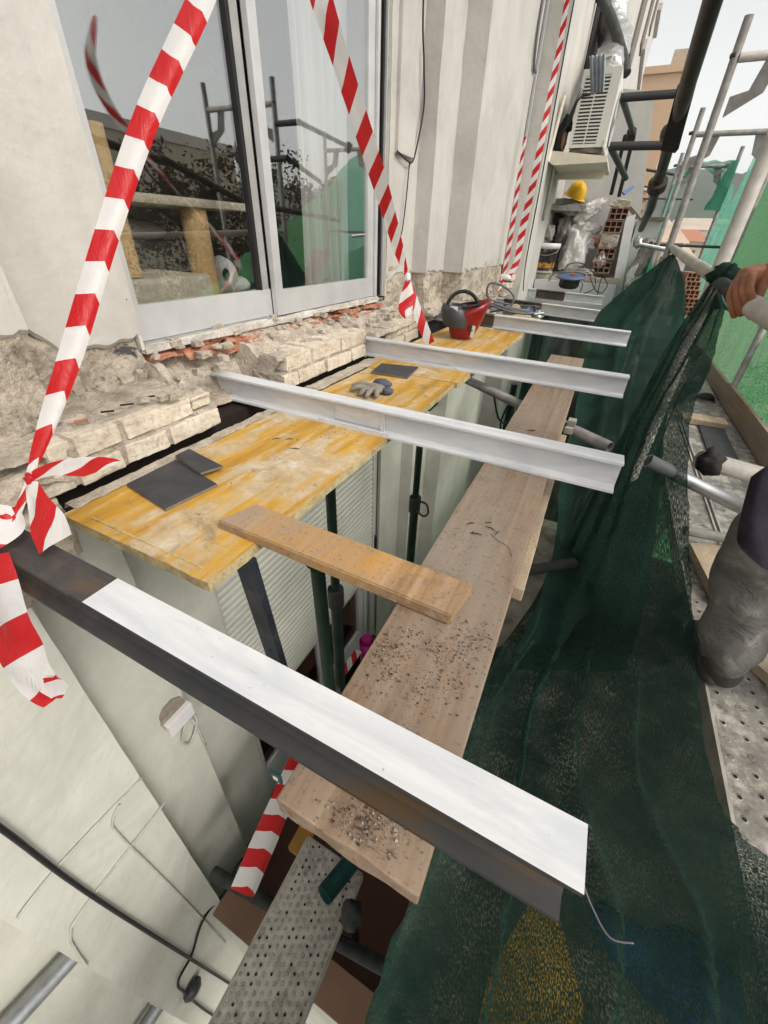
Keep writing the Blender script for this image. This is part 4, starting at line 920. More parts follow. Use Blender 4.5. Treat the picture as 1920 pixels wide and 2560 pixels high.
# lower balcony
lb = thing('tiled_balcony', 'lower balcony with red brown tiled floor and brown coping on its side wall', 'balcony', (-.5, 1.5, -4.3))
obj('floor', box(-1.46, .55, .34, 6, -4.30, -4.12), redtile_m, lb)
obj('side_wall', box(-1.10, .6, .19, .335, -6, -3.44), wall2_m, lb)
bm = box(-1.11, .6, .178, .345, -3.438, -3.40, bev=.004); obj('coping', bm, browntile_m, lb)
single('bucket', tube([on('z', -3.6, 792, 1412), on('z', -3.6, 792, 1412)+V((0, 0, .2))], [.06, .075], hollow=.1), magenta_m, 'magenta plastic bucket by the sill of the lower door', 'bucket')
# galvanised tubes in the left recess
for i, (p0, p1, lab) in enumerate((((160, 2060), (20, 2212), 'galvanised tube in the lower left corner, upper of two'), ((350, 2160), (308, 2225), 'galvanised tube in the lower left corner, lower of two'))):
    a, b_ = on('x', -1.22, *p0), on('x', -1.22, *p1); single('scaffold_tube', tube([a+(a-b_)*.15, b_+(b_-a)*4], .036, hollow=.12, seg=16), galv_m, lab, 'scaffold tube')
# ================================================================ DARK GREEN NETS
def net(name, Lp, Rp, label, cols=44, sub=10, sag=.10, folds=.035, seed=0, m=netd_m, nf=7):
    L = crom(Lp, sub); R = crom(Rp, sub); n = len(L); grid = []
    for i in range(n):
        t = i/(n-1); row = []
        ax = (R[i]-L[i]); nn = V((-.45, .1, -.8)).normalized()
        for j in range(cols):
            u = j/(cols-1); p = L[i]+ax*u
            w = math.sin(math.pi*u**.75)*(1-u)**.6
            ph = u*nf*2*math.pi*.5 + 4.2*noise.noise(V((t*1.7, u*1.9, seed))) + 1.2*noise.noise(V((t*6, u*4, seed+3))) + seed
            p = p + nn*(sag*w*min(1, t*2.2)*math.sin(math.pi*min(1, t*.9+.05))) + V((.6, -.5, .55)).normalized()*(folds*w**.5*(1.8*(1-abs(math.sin(ph*.5)))**2.2-.5+.5*noise.noise(V((u*6, t*3, seed+9))))*min(1, .25+t*1.5)*(1+.5*noise.noise(V((t*3, u*3, seed+5)))))
            p = p + V((1, 1, 1))*(.010*noise.fractal(V((u*9, t*14, seed)), 1, 2, 3))*w**.3
            if j in (0, cols-1): p = p + ax.normalized()*(.012*noise.fractal(V((t*30, j, seed)), 1, 2, 3))
            row.append(p)
        grid.append(row)
    bm = bmesh.new(); add_sheet(bm, grid)
    return single(name, bm, m, label, 'net')
LF = [(1448, 550, 3.0), (1408, 580, 3.07), (1365, 612, 3.15), (1288, 685, 3.3), (1262, 780, 3.0), (1240, 900, 2.6), (1215, 1010, 2.2), (1197, 1180, 1.8), (1150, 1320, 1.55), (1090, 1450, 1.5)]
RF = [(1456, 548, 2.97), (1474, 592, 3.0), (1482, 645, 3.05), (1476, 710, 3.0), (1458, 800, 2.6), (1440, 900, 2.3), (1430, 1000, 2.0), (1410, 1200, 1.7), (1390, 1320, 1.55), (1350, 1450, 1.5)]
net('debris_net', [P(*p) for p in LF], [P(*p) for p in RF], 'far dark green debris net gathered at the slim far pole behind the beam ends', seed=1, sag=.05, folds=.05, m=netf_m, nf=6)
LN = [P(1546, 592, 1.5), P(1498, 665, 1.5), P(1445, 745, 1.52), P(1370, 890, 1.6), P(1290, 1040, 1.68), on('z', -1.25, 1205, 1200), on('z', -1.28, 1165, 1290), on('z', -1.3, 1068, 1430), on('z', -1.32, 1000, 1600), on('z', -1.34, 925, 1850), on('z', -1.35, 830, 2080), on('z', -1.36, 775, 2260), on('z', -1.36, 740, 2480)]
RN = [P(1590, 588, 1.42), P(1560, 690, 1.41), P(1536, 790, 1.4), P(1492, 905, 1.4), P(1487, 1080, 1.34), P(1494, 1280, 1.27), on('z', -1.035, 1503, 1440), on('z', -1.035, 1540, 1690), on('z', -1.035, 1600, 1800), on('z', -1.035, 1680, 1870), on('z', -1.035, 1780, 2000), on('z', -1.035, 1850, 2200), on('z', -1.035, 1900, 2480)]
net('debris_net', LN, RN, 'near dark green debris net, bunched on the rail and spreading down to the photo bottom', cols=110, sub=16, seed=4, sag=.13, folds=.050, nf=9)
cg_ = []
for i in range(30):
    x = -.62+1.0*i/29; cg_.append([V((x, 5.0+.05*math.sin(i*1.1)+.03*math.sin(i*2.7+j*.3)-(.12*j/19), -.655-2.9*j/19)) for j in range(20)])
bm = bmesh.new(); add_sheet(bm, cg_); single('debris_net', bm, netf_m, 'dark green net hanging crossways below the far beams', 'net')
# things dimly seen through the net
single('scaffold_deck', box(-.05, 1.2, -1.6, 2.9, -2.0, -1.96), simple('dusty_deck_below', (.30, .27, .22), .9, 0, .9, 5), 'dusty deck dimly visible below the dark net', 'scaffold deck')
bm = bmesh.new(); q = on('z', -1.88, 1140, 2120); add_poly(bm, [V((q.x-.03, q.y+.16, -1.86)), V((q.x+.06, q.y+.19, -1.86)), V((q.x+.15, q.y+.02, -1.86)), V((q.x+.13, q.y-.6, -1.86)), V((q.x-.13, q.y-.6, -1.86)), V((q.x-.10, q.y-.02, -1.86))], (0, 0, -.09)); single('formwork_beam', bm, simple('yellow_timber', (.58, .36, .035), .7, 0, .45, 7), 'yellow formwork timber dimly visible through the net below the beam end', 'timber')
bm = bmesh.new(); blob(bm, on('z', -1.85, 1500, 2130), (.24, .10, .08), 4, .4); single('tarpaulin', bm, simple('blue_tarpaulin', (.02, .09, .24), .5, 0, .3, 6), 'crumpled blue tarpaulin under the net at the lower right', 'tarpaulin')
bm = bmesh.new(); blob(bm, P(1192, 1640, 1.33), (.02, .014, .010), 2, .4); single('plaster_chip', bm, m_rough('chip', (.4, .38, .34), (.55, .52, .48), (.66, .63, .6), 20), 'pale plaster chip caught on the dark net', 'debris')
# ================================================================ SCAFFOLD ON THE RIGHT
XI, XO = .362, 1.13
def standard(x, y, z0, z1, label, r=.0242, m=galvd_m, lean=0, wedge=True):
    t = thing('scaffold_pole', label, 'scaffold pole', (x, y, z0), 'upright scaffold poles')
    obj('tube', tube([(x, y, z0), (x+lean, y, z1)], r, hollow=.12, seg=16), m, t)
    return t
poles = []
s1 = standard(XI, 2.09, -9, 2.6, 'thick near scaffold pole behind the hand, rising out of the photo at right', m=galvw_m)
s2 = standard(XI+.012, 4.08, -9, 1.18, 'slim pale inner scaffold pole where the far dark net is gathered', lean=-.035)
s3 = standard(.40, 6.1, -9, 1.16, 'third inner scaffold pole, beyond the slim pale one', lean=-.01)
s4 = standard(.46, 8.2, -9, 1.1, 'farthest inner scaffold pole near the teal net')
standard(XO, 2.09, -9, 2.6, 'outer scaffold pole on the green net side of the near deck', m=galvw_m)
standard(XO, 4.08, -9, 1.2, 'outer scaffold pole beside the toe board, grey against the green net')
standard(XO, 6.1, -9, 1.16, 'outer scaffold pole carrying the second bracket, by the right photo edge')
standard(XO, 8.2, -9, 1.15, 'outer scaffold pole with teal net tied round its top')
def ledger(x0, x1, y, z, label, brackets=True, r=.0235, m=galvd_m):
    t = thing('scaffold_ledger', label, 'scaffold ledger', ((x0+x1)/2, y, z), 'cross tubes joining the scaffold poles')
    obj('tube', tube([(x0, y, z), (x1, y, z)], r, seg=14), m, t)
    if brackets:
        for sx, xx in ((1, x0+.025), (-1, x1-.025)):
            o_ = [(0, -.03), (.10, -.03), (.19, -.03), (.19, -.10), (.06, -.26), (0, -.30)]; i_ = [(.02, -.16)]
            # gusset made as a bent strip plus a foot plate
            pts = [(.12, -.02), (.20, -.02), (.17, -.17), (.0, -.28), (.0, -.18), (.09, -.155)]
            bm = bmesh.new(); add_poly(bm, [V((xx+sx*a, y-.006, z+b)) for a, b in pts], (0, .012, 0)); obj('gusset', bm, galvd_m, t)
    bm = bmesh.new(); add_tube(bm, [(x0-.045, y, z+.01), (x0-.02, y-.02, z+.012)], .016, seg=8); obj('coupler', bm, dtube_m, t)
    return t
ledger(.362, XO, 4.08, 1.00, 'top cross tube with gusset plate, nearest in the upper right corner', m=galvw_m)
ledger(.39, XO, 6.1, .96, 'second cross tube with gusset plates, lower and smaller in the upper right')
ledger(.45, XO, 8.2, .95, 'third cross tube with green net draped over it')
ledger(.35, XO, 6.1, .01, 'thin lower cross tube beside the gap with the distant houses', False, .014, dtube_m)
ledger(-.6, .42, 8.6, .72, 'pale far cross tube in front of the orange building', False, .022, galvw_m)
# guard rail under the hand, far section and near section
gr_ = thing('guard_rail', 'dusty grey guard rail tube, held by the hand and running to the slim far pole', 'guard rail', (.36, 2.5, -.1))
obj('tube', tube([V((.372, 4.07, -.015)), V((.365, 3.0, -.06)), V((.362, 2.06, -.095))], .0242, seg=16), galvw_m, gr_)
obj('tube', tube([V((.338, 1.44, -.118)), V((.352, 1.20, -.128)), V((.38, .2, -.16))], .0245, hollow=.2, seg=16), galvw_m, gr_)
obj('tube', tube([V((.362, 2.06, -.10)), V((.345, 1.5, -.118))], .0205, seg=12), dtube_m, gr_)
bm = bmesh.new()
for p_, r_, s_ in ((P(1566, 590, 1.42), (.035, .03, .03), 1), (P(1580, 600, 1.40), (.03, .03, .035), 2), (P(1545, 598, 1.45), (.03, .035, .02), 3), (P(1560, 640, 1.40), (.012, .02, .04), 4)): blob(bm, p_, r_, s_, .45)
single('net_bunch', bm, netd_m, 'bunched dark netting tied round the rail and pole beside the hand', 'net')
kb = single('net_tie', tube(crom([P(1552, 605, 1.38), P(1556, 640, 1.37), P(1570, 665, 1.36), P(1600, 672, 1.35)], 5), .007, seg=6), teal_m, 'dark green cord tying the bunched net to the rail', 'cord')
# lower tubes beside the worker
single('scaffold_tube', tube([P(1400, 995, 1.42), P(1490, 1040, 1.42), P(1680, 1135, 1.42)], .0245, hollow=.12, seg=16), galv_m, 'shiny galvanised tube passing behind the worker\'s knee', 'scaffold tube')
lt = thing('scaffold_ledger', 'fat dusty cross tube with black tape round its end, behind the worker', 'scaffold ledger', tuple(P(1600, 1015, 1.5)), 'cross tubes joining the scaffold poles')
obj('tube', tube([P(1512, 992, 1.5), P(1760, 1060, 1.5)], .034, seg=16), galvw_m, lt)
bm = bmesh.new(); blob(bm, P(1532, 1000, 1.47), (.042, .042, .05), 2, .35); obj('tape_wrap', bm, black_m, lt)
# worker's deck, toe board
wd = thing('worker_deck', 'grey perforated scaffold deck the worker stands on', 'scaffold deck', (.85, 2.5, -1.15))
def uvbox_plate(bm, x0, x1, y0, y1, z):
    uv = uvl(bm); f = bm.faces.new([bm.verts.new(p) for p in ((x0, y0, z), (x1, y0, z), (x1, y1, z), (x0, y1, z))])
    for l, w in zip(f.loops, [(0, 0), (x1-x0, 0), (x1-x0, y1-y0), (0, y1-y0)]): l[uv].uv = w
bm = bmesh.new(); uvbox_plate(bm, .575, .735, -1, 8.3, -1.10); obj('deck_plate', bm, deckr_m, wd)
bm = bmesh.new(); uvbox_plate(bm, .765, 1.12, -1, 8.3, -1.10); obj('deck_plate', bm, m_deck('worker_deck_dusty', .09, .05, (.24, .24, .215)), wd)
bm = bmesh.new()
for x in (.567, .736, .757, 1.121): add_box(bm, x, x+.008, -1, 8.3, -1.16, -1.092)
obj('edge_rail', bm, galvw_m, wd)
obj('hook_channel', box(.745, .756, -1, 8.3, -1.13, -1.115), black_m, wd)
tb = thing('toe_board', 'brown toe board standing along the outer edge of the deck', 'toe board', (1.13, 3, -1.1))
bm = bmesh.new(); add_box(bm, 1.10, 1.125, 4.16, 8.3, -1.09, -.94, bev=.003); obj('board', bm, m_plank('toe_board_wood', (.24, .18, .13), (.33, .26, .20), (.42, .34, .27)), tb)
bm = bmesh.new(); add_box(bm, 1.10, 1.125, -.5, 4.13, -1.09, -.93, bev=.003); obj('board', bm, plank_m, tb)
single('pipe_offcut', tube([P(1520, 868, 3.4), P(1505, 835, 3.75)], .085, hollow=.08, seg=20), galvw_m, 'wide grey pipe offcut lying on the deck with its dark mouth showing', 'pipe')
bm = bmesh.new(); q = on('z', -1.08, 1515, 905); add_box(bm, q.x-.14, q.x+.14, q.y-.12, q.y+.02, -1.095, -1.05, bev=.005); single('timber_offcut', bm, woodlight_m, 'pale timber offcut under the grey pipe on the deck', 'timber')
bm = bmesh.new(); add_poly(bm, [on('z', -1.085, 1508, 912), on('z', -1.085, 1560, 918), on('z', -1.085, 1600, 1000), on('z', -1.085, 1535, 990)], (0, 0, -.012)); single('slate_tile', bm, tile_m, 'grey slate slab lying on the scaffold deck beyond the toe of the net', 'tile')
bm = bmesh.new(); add_poly(bm, [on('z', -1.055, 1490, 1172), on('z', -1.055, 1560, 1175), on('z', -1.055, 1640, 1270), on('z', -1.055, 1550, 1290)], (0, 0, -.04)); single('timber_offcut', bm, woodlight_m, 'pale wooden block on the deck behind the worker\'s leg', 'timber')
bm = bmesh.new(); add_poly(bm, [on('z', -1.06, 1630, 1430), on('z', -1.06, 1650, 1405), on('z', -1.06, 1720, 1450), on('z', -1.06, 1700, 1490)], (0, 0, -.035)); single('timber_offcut', bm, woodlight_m, 'small wooden block on the deck beside the worker\'s boot', 'timber')
single('deck_crossbar', tube([on('z', -1.02, 1480, 1145), on('z', -1.02, 1700, 1190)], .022, seg=10), galvd_m, 'grey crossbar lying over the deck behind the worker', 'scaffold tube')
# ledger tube overhead (dark) with its board and rungs
lt2 = thing('scaffold_tube', 'dark scaffold tube slanting in from the top right, with a black board strapped on', 'scaffold tube', (.05, 2, .25))
pa, pb, pc, pd = P(1552, -40, 1.0), P(1480, 200, 1.32), P(1405, 452, 2.45), P(1385, 495, 3.6)
obj('tube', tube([pa, pb, P(1447, 310, 1.75)], .0245, seg=16), simple('black_brown_tube', (.055, .05, .045), .5, .3, .4, 14, .2), lt2)
obj('tube', tube([P(1452, 290, 1.7), pc, pd], .0242, seg=14), dtube_m, lt2)
bm = bmesh.new(); add_poly(bm, [P(1473, 172, 1.30), P(1513, 150, 1.27), P(1466, 322, 1.62), P(1434, 317, 1.62)], CR[2]*.02); obj('board', bm, black_m, lt2)
bm = bmesh.new(); add_tube(bm, [P(1452, 282, 1.62), P(1449, 292, 1.64)], .04, seg=12); obj('coupler', bm, dtube_m, lt2); bm = bmesh.new(); add_tube(bm, [P(1422, 392, 2.1), P(1418, 408, 2.14)], .045, seg=12); obj('coupler', bm, simple('brown_coupler', (.07, .055, .04), .7, .2, .4, 12), lt2)
fr = thing('safety_gate', 'black tubular safety gate with two rungs in front of the partition wall', 'safety gate', tuple(P(1400, 260, 2.4)))
obj('rung', tube([P(1342, 211, 2.5), P(1470, 202, 2.45)], .0225, seg=12), black_m, fr)
obj('rung', tube([P(1318, 316, 2.5), P(1443, 314, 2.45)], .0225, seg=12), black_m, fr)
obj('brace', tube([P(1345, 214, 2.52), P(1368, 288, 3.2)], .019, seg=10), dtube_m, fr)
obj('brace', tube([P(1320, 320, 2.52), P(1352, 385, 3.0)], .019, seg=10), dtube_m, fr)
bm = bmesh.new(); add_tube(bm, [P(1365, 282, 3.2), P(1362, 300, 3.2)], .035, seg=10); obj('coupler', bm, dtube_m, fr)
for i, (a, b_, r) in enumerate((((1386, 365), (1492, 383), .016), ((1378, 402), (1420, 405), .01), ((1370, 428), (1408, 430), .01), ((1420, 429), (1496, 431), .01))):
    single('scaffold_rail', tube([P(*a, 6.6), P(*b_, 6.6)], r*1.3, seg=8), dtube_m, ['dark sloping far rail below the overhead tube', 'short dark rung against the orange building, upper', 'short dark rung against the orange building, lower', 'thin dark far rail above the distant houses'][i], 'rail')
single('scaffold_pole', tube([P(1405, 450, 6.2), P(1378, 500, 6.2)], .035, seg=10), dtube_m, 'dark far upright below the overhead tube, before the orange building', 'scaffold pole')
single('scaffold_tube', tube([P(1382, 528, 4.6), P(1455, 543, 4.3)], .022, seg=12), galv_m, 'short galvanised tube with a clamp beside the far dark net', 'scaffold tube')
bm = bmesh.new(); blob(bm, P(1378, 524, 4.6), (.05, .05, .06), 2, .4); single('tube_coupler', bm, galv_m, 'galvanised clamp on the short tube beside the far net', 'coupler')
# bright green safety nets
def hang(name, path, ztop, zbot, m, label, seed=0, n=60, k=34):
    pts = crom([V((x, y, 0)) for x, y in path], n//(len(path)-1)); grid = []
    for i, p in enumerate(pts):
        t = i/(len(pts)-1); zt = ztop(p.y) if callable(ztop) else ztop; row = []
        for j in range(k):
            s = j/(k-1); z = zt+(zbot-zt)*s
            row.append(V((p.x+.05*noise.noise(V((p.y*1.3, z*.7, seed)))+.02*noise.noise(V((p.y*5, z*.8, seed+2))), p.y, z+.01*noise.noise(V((p.y*9, 0, seed))))))
        grid.append(row)
    bm = bmesh.new(); add_sheet(bm, grid); return single(name, bm, m, label, 'net')
def ntop(y):
    k = [(3.1, -.85), (3.6, -.68), (4.2, -.42), (5.0, -.02), (6.0, .42), (6.7, .78)]
    for (a, u), (b, v) in zip(k, k[1:]):
        if y <= b: return u+(v-u)*max(0, (y-a)/(b-a))+.02*math.sin(y*9)
    return .78
hang('safety_net', [(1.22, -.35), (1.22, 1), (1.22, 3.08)], lambda y: -1.15, -4.6, netf_m, 'unseen dark green net added below the deck to shade the lower wall', 6, 50)  # added out of view to keep light off the lower storey
hang('safety_net', [(1.22, 3.1), (1.22, 4.0), (1.23, 5), (1.22, 6.6)], ntop, -7, netb_m, 'bright green safety net along the outer side of the deck', 3, 60)
hang('safety_net', [(1.20, 6.5), (1.18, 7.2), (1.15, 8.15)], lambda y: .72+.35*abs(math.sin((y-6.45)*1.9))-(.45*max(0, 1-abs(y-7.75)/.3)), -3.6, nett_m, 'lighter teal green safety net with a scalloped top edge near the far end', 5, 44)
hang('safety_net', [(.50, 7.3), (.48, 7.8), (.47, 8.2)], lambda y: .75-1.2*max(0, (8.0-y)), -2.5, nett_m, 'narrow teal net hanging beyond the slim pole on the inner side', 8, 30)
hang('safety_net', [(.36, 5.3), (.37, 6.2), (.40, 7.6)], lambda y: -.25+(y-5.3)*.16, -2.5, m_net('mid_green_mesh', (.01, .12, .06), (.03, .22, .12), .05, .3, 60, .5), 'folded mid green net behind the far dark net', 9, 30)
bm = bmesh.new(); grid = []
for i in range(26):
    t = i/25; row = []
    for j in range(6): row.append(V((.45+.68*t, 8.2+.03*math.sin(j*2+t*9), .96+.045-.022*j*(1+.5*math.sin(t*11))+.01*math.sin(t*23))))
    grid.append(row)
add_sheet(bm, grid); single('safety_net', bm, nett_m, 'scrap of teal net draped over the third cross tube', 'net')
bm = bmesh.new(); grid = []
for i in range(20):
    t = i/19; row = []
    for j in range(10):
        a = j/9*2*math.pi; r = .05+.05*t+.03*noise.noise(V((t*5, j, 2))); row.append(V((1.10-.05*t+r*math.cos(a), 8.17+r*math.sin(a), 1.0-t*.55)))
    grid.append(row)
add_sheet(bm, grid); single('safety_net', bm, nett_m, 'teal net twisted round the top of the far outer pole', 'net')
# stacked hollow bricks on the deck seen under the rail
def hollow_brick(c, sx, sy, sz, rows=2, cols=3, M=None):
    """perforated brick, holes on the -Y end"""
    bm = bmesh.new(); t = .16
    xs = [-sx/2+sx*i/cols for i in range(cols+1)]; zs = [-sz/2+sz*i/rows for i in range(rows+1)]; w = .010 if sx > .15 else .008
    add_box(bm, -sx/2, sx/2, -sy/2+.05, sy/2, -sz/2, sz/2, mi=0)
    for f in bm.faces:
        if f.normal.y < -.5: f.material_index = 1
    y0, y1 = -sy/2, -sy/2+.0495
    for x in xs: add_box(bm, max(-sx/2, x-w/2) if x > xs[0] else x, (x+w/2) if x < xs[-1] else x, y0, y1, -sz/2, sz/2) if xs[0] < x < xs[-1] else add_box(bm, x if x < 0 else x-w, x+w if x < 0 else x, y0, y1, -sz/2, sz/2)
    for i in range(cols):
        xa = xs[i]+(w if i == 0 else w/2)+.0003; xb = xs[i+1]-(w if i == cols-1 else w/2)-.0003
        for z in zs:
            za, zb = (z, z+w) if z == zs[0] else ((z-w, z) if z == zs[-1] else (z-w/2, z+w/2)); add_box(bm, xa, xb, y0+.0006, y1, za, zb)
    for v in bm.verts: v.co = (M @ v.co if M else v.co)+V(c)
    return bm
HB = 'perforated red bricks stacked at the far end of the wall'
zz = [-.30, -.15, 0, .17, .32]
labs = ['lowest perforated brick of the stack right of the white sacks', 'perforated brick second from the bottom of the stack by the sacks', 'perforated brick in the middle of the stack by the sacks', 'perforated brick second from the top of the stack by the sacks', 'top perforated brick of the stack right of the sacks']
pb0 = [(1290, 612), (1300, 578), (1308, 548), (1323, 490), (1335, 462)]
for i, (px, py) in enumerate(pb0):
    c = on('y', 6.5, px, py); c.y = 6.60
    bm = hollow_brick(c, .20, .24, .125 if i not in (2,) else .12, 2, 3, Matrix.Rotation(R_(-3+2*i), 3, 'Z')); single('hollow_brick', bm, [hollow_m, black_m], labs[i], 'brick', HB)
for i, (px, py) in enumerate(((1318, 520), (1340, 438))):
    c = on('y', 6.5, px, py); bm = bmesh.new(); vs = add_box(bm, c.x-.11, c.x+.10, 6.5, 6.75, c.z-.075 if i == 0 else c.z-.03, c.z+.07 if i == 0 else c.z+.03, cuts=5, bev=.01); jag(bm, .02, 9, i, 4, vs)
    single('mortar_block', bm, mortar_m, ['mortar crusted block in the middle of the brick stack', 'thin mortar crusted block capping the brick stack'][i], 'block')
for i in range(5):
    c = P(1487+i*0-i*2, 598+i*18, 3.9); bm = hollow_brick(c, .13, .2, .085, 2, 3, Matrix.Rotation(R_(20), 3, 'Z')); single('hollow_brick', bm, [hollow_m, black_m], ['perforated brick glimpsed right of the far net, topmost', 'perforated brick glimpsed right of the far net, second down', 'perforated brick glimpsed right of the far net, third down', 'perforated brick glimpsed right of the far net, fourth down', 'perforated brick glimpsed right of the far net, lowest'][i], 'brick', 'perforated bricks stacked beside the far net')
# ================================================================ NEIGHBOUR'S BALCONY AT THE FAR END
nb = thing('balcony', 'far neighbouring balcony with broken white edge and white partition wall', 'balcony', (-.5, 7, -.6))
bm = bmesh.new(); add_box(bm, -1.05, .12, 6.38, 8.6, -.47, -.37, cuts=8); jag(bm, .016, 7, 2, 4); obj('floor_slab', bm, mortar_m, nb)
bm = bmesh.new(); add_box(bm, -1.12, .10, 6.30, 6.37, -.85, -.44, cuts=3); obj('slab_edge', bm, whitep_m, nb)
bm = bmesh.new(); uvl(bm); ptsW = [on('y', 7.3, 1150, 610), on('y', 7.3, 1335, 640), on('y', 7.3, 1350, 560), on('y', 7.3, 1385, 455), on('y', 7.3, 1414, 215), on('y', 7.3, 1405, 196), on('y', 7.3, 1330, 190)]
ptsW += [V((-.9, 7.3, 1.75)), V((-1.0, 7.3, -.5))]
add_poly(bm, ptsW[1:], (0, .12, 0)); obj('partition', bm, m_plaster('grey_white_partition', (.55, .54, .52), (.46, .45, .43), .6), nb)
bm = bmesh.new(); add_poly(bm, [on('y', 6.5, 1352, 470), on('y', 6.5, 1374, 462), on('y', 6.5, 1340, 640), on('y', 6.5, 1318, 645)], (0, .9, 0)); obj('edge_trim', bm, whitep_m, nb)
bm = bmesh.new(); add_box(bm, .13, .40, 6.9, 9, -1.2, .26); obj('parapet', bm, m_plaster('grey_parapet', (.42, .42, .4), (.36, .36, .34), .5), nb)
bm = bmesh.new(); add_poly(bm, [on('y', 6.9, 1358, 440), on('y', 6.9, 1378, 462), on('y', 6.9, 1385, 473), on('y', 6.9, 1372, 473), on('y', 6.9, 1360, 455)], (0, .1, 0)); add_box(bm, .16, .42, 6.85, 9.05, .262, .30); obj('coping', bm, simple('brown_stone', (.15, .11, .09), .8), nb)
# dark window posts leaning on the partition
for i, (a, b_) in enumerate((((1351, 292), (1320, 420)), ((1369, 293), (1337, 424)))):
    single('steel_profile', tube([P(*a, 4.85), P(*b_, 4.95)], .022, seg=4), black_m, ['left of two dark steel profiles standing on the brick stack', 'right of two dark steel profiles standing on the brick stack'][i], 'steel profile')
bm = bmesh.new(); add_poly(bm, [P(1345, 414, 4.8), P(1368, 398, 4.8), P(1370, 404, 4.8), P(1350, 420, 4.8)], CR[2]*.02); single('blue_strap', bm, blue_m, 'bright blue strip sticking out above the brick stack', 'strap')
# air conditioner
ac = thing('air_conditioner', 'off white air conditioner box on a wall bracket shelf', 'air conditioner', (-.55, 5.9, .8))
x0, x1, z0, z1, ya, yb = -.735, -.395, .815, 1.40, 5.6, 6.45
bm = bmesh.new(); add_box(bm, x0, x1, ya+.012, yb, z0, z1, bev=.012); obj('casing', bm, acw_m, ac)
bm = bmesh.new(); gx0, gx1 = x0+.03, x1-.085
add_box(bm, gx0, gx1, ya+.006, ya+.0115, z0+.03, z1-.05); obj('grille_recess', bm, acd_m, ac)
bm = bmesh.new()
for x in (x0, gx1+.0): add_box(bm, x, x+.03 if x == x0 else x1, ya, ya+.0055, z0+.002, z1-.002)
add_box(bm, (gx0+gx1)/2-.006, (gx0+gx1)/2+.006, ya, ya+.0055, z0+.03, z1-.05); add_box(bm, gx0+.001, gx1-.001, ya, ya+.0055, z0+.002, z0+.03); add_box(bm, gx0+.001, gx1-.001, ya, ya+.0055, z1-.05, z1-.002)
n = 19
for i in range(n):
    z = z0+.045+(z1-z0-.105)*i/(n-1); add_box(bm, gx0+.0005, (gx0+gx1)/2-.0065, ya+.001, ya+.0052, z-.006, z+.006); add_box(bm, (gx0+gx1)/2+.0065, gx1-.0005, ya+.001, ya+.0052, z-.006, z+.006)
obj('grille', bm, acw_m, ac)
bm = bmesh.new(); add_lathe(bm, [(.22, 0), (.23, .012), (.21, .014), (.21, .004), (.05, .004), (.05, .012), (0, .012)], (x1+.001, 6.05, 1.1), 24, 0, Matrix.Rotation(R_(90), 4, 'Y')); obj('fan_guard', bm, alud_m, ac)
bm = bmesh.new(); add_box(bm, x1-.01, x1+.012, ya-.012, ya+.05, z0-.01, z0+.06, bev=.005); obj('corner_bracket', bm, whitep_m, ac)
sh = thing('wall_shelf', 'cream wooden shelf on brackets under the air conditioner', 'shelf', (-.6, 5.9, .7))
bm = bmesh.new(); add_poly(bm, [on('y', 5.55, 1180, 345), on('y', 5.55, 1187, 325), on('y', 5.55, 1312, 337), on('y', 5.55, 1312, 350), on('y', 5.55, 1195, 357)], (0, 1.0, 0)); obj('board', bm, cream_m, sh)
obj('upright', tube([on('y', 5.55, 1183, 348), on('y', 5.55, 1219, 206)], .020, seg=4), cream_m, sh); obj('bracket', box(-.885, -.36, 6.2, 6.23, .62, .70), cream_m, sh)
obj('bracket', tube([(-.88, 5.9, .70), (-.88, 5.9, .2)], .018, seg=4), cream_m, sh)
bm = bmesh.new(); vs = add_box(bm, -.71, -.40, 5.6, 6.3, .775, .81, cuts=4); jag(bm, .012, 12, 3, 3); obj('rusty_rail', bm, rust_m, sh)
bm = bmesh.new(); blob(bm, on('y', 5.75, 1212, 300), (.06, .10, .15), 3, .35); blob(bm, on('y', 5.75, 1225, 270), (.05, .1, .08), 5, .4); blob(bm, on('y', 5.7, 1218, 305), (.025, .08, .08), 8, .2, mi=1); single('pipe_insulation', bm, [black_m, simple('brown_lagging', (.22, .12, .06), .9)], 'torn black and brown pipe lagging beside the air conditioner', 'insulation')
bm = bmesh.new()
for i in range(6): add_tube(bm, crom([on('y', 5.62, 1215+i*4, 290-i*6), on('y', 5.6, 1236+i*3, 235-i*4), on('y', 5.6, 1256+i*4, 190+i*3)], 5), .004, seg=5)
single('loose_wires', bm, cable_m, 'tangle of thin dark wires left of the air conditioner grille', 'wires')
bm = bmesh.new(); q = [on('y', 5.45, 1273, 121), on('y', 5.45, 1309, 116), on('y', 5.45, 1305, 199), on('y', 5.45, 1276, 203)]; grid = []
for i in range(17):
    t = i/16; a = q[0].lerp(q[1], t); b_ = q[3].lerp(q[2], t); off = V((0, .012*math.sin(t*math.pi*8), 0)); grid.append([a+off, b_+off])
add_sheet(bm, grid, 0, False); bmesh.ops.solidify(bm, geom=bm.faces[:], thickness=.006); single('zinc_sheet', bm, zinc_m, 'ribbed zinc sheet leaning in front of the air conditioner grille', 'metal sheet')
bm = bmesh.new(); pts = crom([on('y', 7.3, 1330, -40), on('y', 7.2, 1322, 50), on('y', 7.0, 1330, 90), on('y', 6.6, 1320, 130), on('y', 6.2, 1308, 165)], 8); add_tube(bm, pts, .16, seg=14); jag(bm, .03, 9, 2, 3); single('foil_duct', bm, foil_m, 'crumpled silver foil duct rising above the air conditioner', 'duct', smooth=True)
single('wall_cable', tube(crom([on('y', 6.6, 1290, -20), on('y', 6.6, 1320, 40), on('y', 6.4, 1345, 120), on('y', 6.3, 1352, 160)], 8), .05, seg=8), dtube_m, 'thick dark hose beside the silver foil duct', 'hose')
